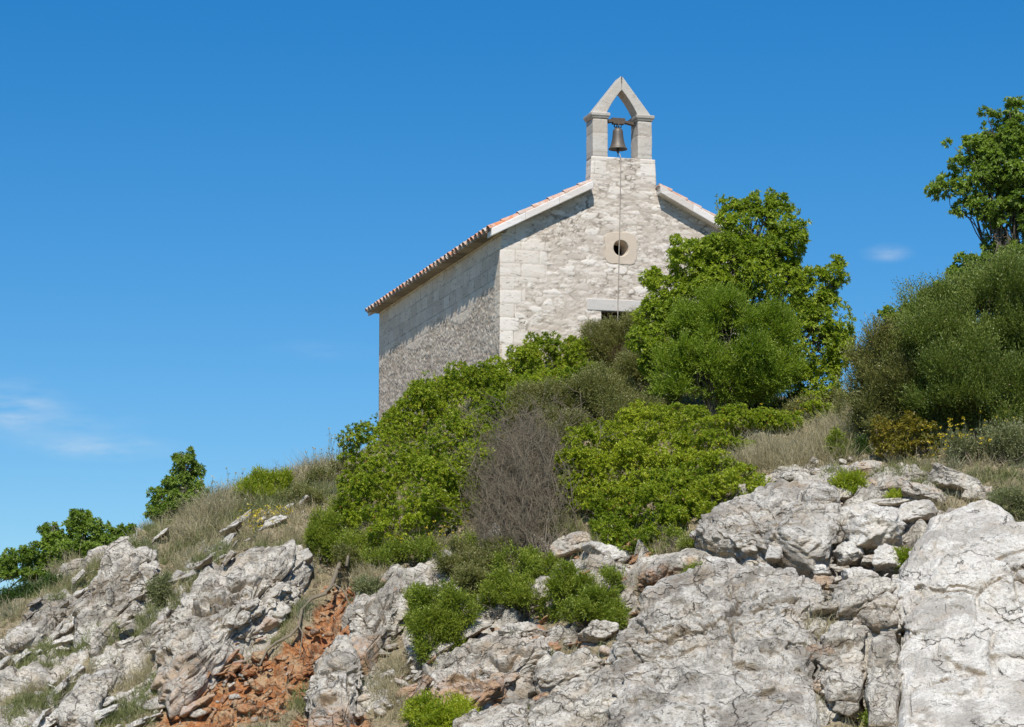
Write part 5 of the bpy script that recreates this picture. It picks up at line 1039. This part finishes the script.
# --- yellow flowers and silvery herbs
def flowers(label, spots, n, seed, h=(.18, .4), m='grey', base=None, group=None, lean=(0, 0), r=.028, name='flowering_herb'):
    rg = np.random.RandomState(seed); c = hit(*(base or spots[0][:2])); c = c.copy(); root = tag(empty(name, c), label, 'flower', group); paths, rads, P = [], [], []; LP, LD = [], []
    for k in range(n):
        s = spots[rg.randint(len(spots))]; e = hit(s[0] + rg.normal() * s[2], s[1] + rg.normal() * s[3]); L_ = rg.uniform(*h); b = e.copy(); b[2] -= .04
        t = e + np.array([rg.normal() * .1 + lean[0], -.1 + rg.normal() * .06 + lean[1], L_]); p = limb(b, t, rg, 5, .15); paths.append(p); rads.append(np.linspace(.006, .003, 5)); P.append(t)
        for q in p[1:4]:
            for z in range(4): LP.append(q); LD.append(rg.normal(size=3) * .6 + [0, 0, .7])
    V, F = tubes_np(paths, rads, 3); put('stem', V, F, MATS_STEM, root, c)
    V, F = leaves(np.array(LP), np.array(LD), .08, .013, rg); put('foliage', V, F, MATS[m], root, c, {'tint': np.repeat(rg.rand(len(LP)) * .8, 4)})
    P = np.array(P); Q = np.repeat(P, 7, 0) + rg.normal(size=(len(P) * 7, 3)) * r * np.array([.9, .9, .4]); V, F = leaves(Q, rg.normal(size=Q.shape) * .7 + [0, -.4, .5], .035, .03, rg, 0, 0); put('flower_head', V, F, MATS['petal'], root, c, {'tint': np.repeat(rg.rand(len(Q)) * .8, 4)})['kind'] = 'stuff'
    return root
m_, t_, bs_ = mat('green_stem'); bs_.inputs['Base Color'].default_value = (.22, .24, .12, 1); bs_.inputs['Roughness'].default_value = .8; MATS_STEM = m_
flowers('yellow flowering clump on the left skyline below the fresh green shrub', [(262, 526, 8, 4), (275, 522, 8, 3), (255, 532, 4, 4)], 60, 71, (.15, .35))
flowers('pale yellow flower heads below the big bright green bush', [(420, 548, 22, 7), (400, 555, 10, 6), (445, 545, 12, 5)], 26, 72, (.2, .45), r=.018)
flowers('silvery herb with yellow flower heads leaning out at the right edge', [(975, 458, 18, 8), (1000, 450, 14, 8), (955, 462, 8, 5)], 60, 73, (.3, .7), lean=(-.2, -.1), r=.02)
flowers('few yellow flowers in the green bush under the tall tree', [(700, 470, 10, 8), (708, 450, 10, 8)], 16, 74, (.2, .4), r=.022)
flowers('yellow flowered herb between the tall tree and the dry grass', [(800, 428, 14, 6), (785, 432, 8, 5)], 14, 75, (.25, .45), r=.02)
MATS['seed'] = leafmat('seed_head', (.50, .44, .28), (.72, .67, .50), .3)
def weeds(label, spots, n, seed, h):
    o = flowers(label, spots, n, seed, h, 'grey', r=.016, name='dry_weed'); [setattr(c_.data.materials, '__len__', None) if False else c_.data.materials.__setitem__(0, MATS['seed']) for c_ in o.children if c_.name.startswith('flower_head')]; return o
weeds('pale dry weeds with seed heads on the skyline left of the big bright bush', [(322, 470, 12, 4), (340, 462, 8, 4)], 26, 91, (.3, .65))
weeds('dry weeds with pale seed heads on the left ridge beside the slender young tree', [(215, 505, 14, 6), (235, 512, 10, 6)], 34, 92, (.3, .6))
weeds('dry stalks with pale heads between the tall leafy tree and the juniper', [(850, 420, 8, 6), (862, 410, 6, 6)], 26, 93, (.5, 1.1))
# --- exposed root
rg = np.random.RandomState(8)
def on(px, py, o=.12): h = hit(px, py); return h + nsm(h[:1], h[1:2])[0] * o
ps = [on(346, 560, .18), on(338, 576, .14), on(333, 590, .12), on(326, 600, .14), on(312, 604, .12), on(303, 616, .13), on(300, 632, .12), on(291, 641, .12), on(277, 648, .12), on(268, 658, .15), on(260, 668, .05)]
V, F = tubes_np([np.array(ps), np.array([ps[3], on(336, 596, .25), on(345, 600, .2), on(352, 612, .05)]), np.array([ps[1], on(348, 580, .28), on(352, 560, .3)]), np.array([ps[6], on(304, 640, .15), on(300, 655, .02)])], [np.linspace(.05, .018, len(ps)), np.linspace(.026, .012, 4), np.linspace(.045, .03, 3), np.linspace(.018, .008, 3)], 8)
tag(put('tree_root', V, F, M_TWIG, None, ps[0], smooth=True), 'twisted bare root winding down over the red earth', 'root')
# --- grass: stuff
def grassmat(name, c1, c2, c3):
    m, t, b = mat(name); a = attr(t, 'tint'); c = mixc(t, mrange(t, a, 0, .6), c1, c2); c = mixc(t, mrange(t, a, .6, 1), c, c3); t.links.new(c, b.inputs['Base Color']); b.inputs['Roughness'].default_value = .7
    tl = nd(t, 'ShaderNodeBsdfTranslucent', {'Color': c}); mx = nd(t, 'ShaderNodeMixShader', {0: .3}); t.links.new(b.outputs[0], mx.inputs[1]); t.links.new(tl.outputs[0], mx.inputs[2]); t.links.new(mx.outputs[0], t.nodes['Material Output'].inputs['Surface'])
    return m
M_DRY = grassmat('dry_grass', (.30, .255, .13), (.47, .41, .24), (.64, .57, .38)); M_GRN = grassmat('green_grass', (.14, .17, .045), (.26, .28, .10), (.38, .37, .18)); M_GRY = grassmat('grey_herb', (.17, .185, .11), (.27, .285, .18), (.38, .38, .27))
def blades(name, n, w, m, seed, hgt, nb=12, wid=.008, spread=.45):
    """tufts picked from the points of the ground by weight w"""
    rg = np.random.RandomState(seed); cdf = np.cumsum(w / w.sum()); i = np.searchsorted(cdf, rg.rand(n)); i = np.clip(i, 0, len(w) - 1); base = TP[i]
    s = .55 + .9 * rg.rand(n) ** 1.5; tint = rg.rand(n)
    B = np.repeat(base, nb, 0) + rg.normal(size=(n * nb, 3)) * np.array([.05, .05, .01]) - np.array([0, 0, .03]); H = hgt * np.repeat(s, nb) * (.5 + .8 * rg.rand(n * nb))
    D = nrm(rg.normal(size=(n * nb, 3)) * spread + np.array([0, -.12, 1.])); S_ = nrm(np.cross(D, rg.normal(size=D.shape))); G = rg.normal(size=D.shape) * .25 + np.array([0, 0, -.35])
    mid = B + D * H[:, None] * .55; tip = B + D * H[:, None] + G * H[:, None] * .5; w_ = wid
    V = np.stack([B - S_ * w_ * .5, B + S_ * w_ * .5, mid + S_ * w_ * .45, mid - S_ * w_ * .45, tip + S_ * w_ * .12, tip - S_ * w_ * .12], 1).reshape(-1, 3)
    k = (np.arange(n * nb) * 6)[:, None]; F = np.vstack([k + np.array([[0, 1, 2, 3]]), k + np.array([[3, 2, 4, 5]])])
    t = np.clip(np.repeat(tint, nb) * .6 + .4 * rg.rand(n * nb), 0, 1)
    return tag(put(name, V, F, m, None, (0, 60, 5), {'tint': np.repeat(t, 6)}), kind='stuff')
area = np.gradient(ys)[:, None] * np.gradient(xs)[None, :]; area = area.ravel(); infr = (np.abs(X) < 15) & (Y > 49) & (Y < 74) & ~((Y > 70.5) & (X > -1.2) & (X < 7))
pat = fbm(P0, .9, 71, 4, .6); pat2 = fbm(P0, 2.2, 75, 3, .6)
so = np.clip(1 - rockw, 0, 1) * (1 - .93 * np.clip(rd * 1.6, 0, 1)); 
lefty = sstep(-3.4, -4.6, X); low = sstep(5.8, 4., Z)
brn = np.clip(br, 0, 1)
clump = sstep(.0, .5, fbm(P0, 2.6, 91, 3, .6)) ** 1.5; clump2 = sstep(.05, .5, fbm(P0, 3.1, 95, 3, .6)) ** 1.5
rocky_g = (.06 + .30 * lefty) * sstep(-.05, .35, fbm(P0, 1.3, 99, 3))
wd = area * infr * ((so + rocky_g * (rockw > .5)) * (1 - .75 * brn) * (.25 + sstep(-.1, .3, pat)) * (.12 + 1.6 * clump)) * (1 - np.clip(rd * 1.6, 0, 1))
blades('dry_grass', 17000, wd + 1e-12, M_DRY, 81, .30)
blades('green_grass', 14000, area * infr * (so + rocky_g) * (1 - .85 * brn) * (.05 + sstep(.1, -.4, pat)) * (.3 + 1.2 * lefty) * (.1 + 1.6 * clump2) * (1 - np.clip(rd * 1.6, 0, 1)) + 1e-12, M_GRN, 82, .20, wid=.009)
blades('grey_herbs', 5000, area * infr * (so + .1) * (1 - .9 * brn) * sstep(.15, .5, pat2) + 1e-12, M_GRY, 83, .22, wid=.011, nb=16, spread=.6)
def patchy(name, lst, n, m, seed, hgt, **kw):
    w = np.zeros(len(X)); [w.__iadd__(blob(X, Z, *b_)) for b_ in lst]; return blades(name, n, area * infr * w + 1e-12, m, seed, hgt, **kw)
patchy('tall_dry_grass', [(800, 462, 60, 14, 8), (770, 470, 40, 10, 0), (838, 440, 24, 26, 0), (230, 508, 60, 18, 25), (200, 530, 40, 14, 35), (300, 480, 40, 14, 30), (400, 548, 40, 10, 0)], 3600, M_DRY, 84, .48, nb=16, wid=.007)
patchy('rock_weeds', [(820, 640, 14, 34, 10), (800, 655, 16, 22, 0), (395, 690, 24, 30, 0), (640, 660, 10, 22, -20), (735, 722, 70, 8, 0), (600, 545, 16, 20, 0), (655, 545, 24, 12, 0), (190, 600, 20, 12, 40)], 900, M_DRY, 85, .26, nb=14, wid=.007)

patchy('slope_grass', [(20, 665, 40, 12, 25), (60, 700, 50, 14, 20), (105, 650, 26, 8, 40), (190, 600, 24, 12, 40), (180, 680, 30, 12, 40), (130, 712, 40, 12, 20), (75, 655, 30, 8, 30), (150, 630, 16, 10, 40), (45, 620, 30, 5, 38), (215, 560, 20, 8, 30), (240, 610, 14, 7, 40), (300, 700, 10, 14, 0)], 1500, M_GRN, 86, .24, nb=15, wid=.009)
patchy('slope_straw', [(30, 650, 40, 10, 30), (70, 690, 50, 12, 20), (160, 660, 40, 10, 40), (110, 690, 50, 10, 25), (180, 570, 40, 8, 30), (90, 575, 40, 6, 35), (255, 575, 30, 8, 30), (360, 575, 30, 8, 0), (450, 545, 40, 8, 0), (600, 530, 16, 10, 0), (680, 550, 30, 6, 0)], 1500, M_DRY, 87, .28, nb=14, wid=.007)
patchy('ridge_weeds', [(240, 515, 60, 12, 25), (300, 500, 40, 16, 20), (200, 540, 40, 10, 30), (110, 570, 40, 6, 35), (560, 525, 24, 14, 0), (700, 480, 30, 8, 0), (840, 455, 30, 10, 0), (980, 480, 50, 8, 0)], 900, M_GRN, 89, .30, nb=14, wid=.010)
patchy('ledge_weeds', [(900, 475, 40, 6, 0), (940, 495, 40, 8, 0), (850, 480, 30, 6, 0), (1000, 490, 30, 12, 0), (905, 640, 5, 60, 0), (560, 660, 30, 6, 0), (480, 700, 20, 6, 0)], 380, M_GRN, 88, .20, nb=14, wid=.008)
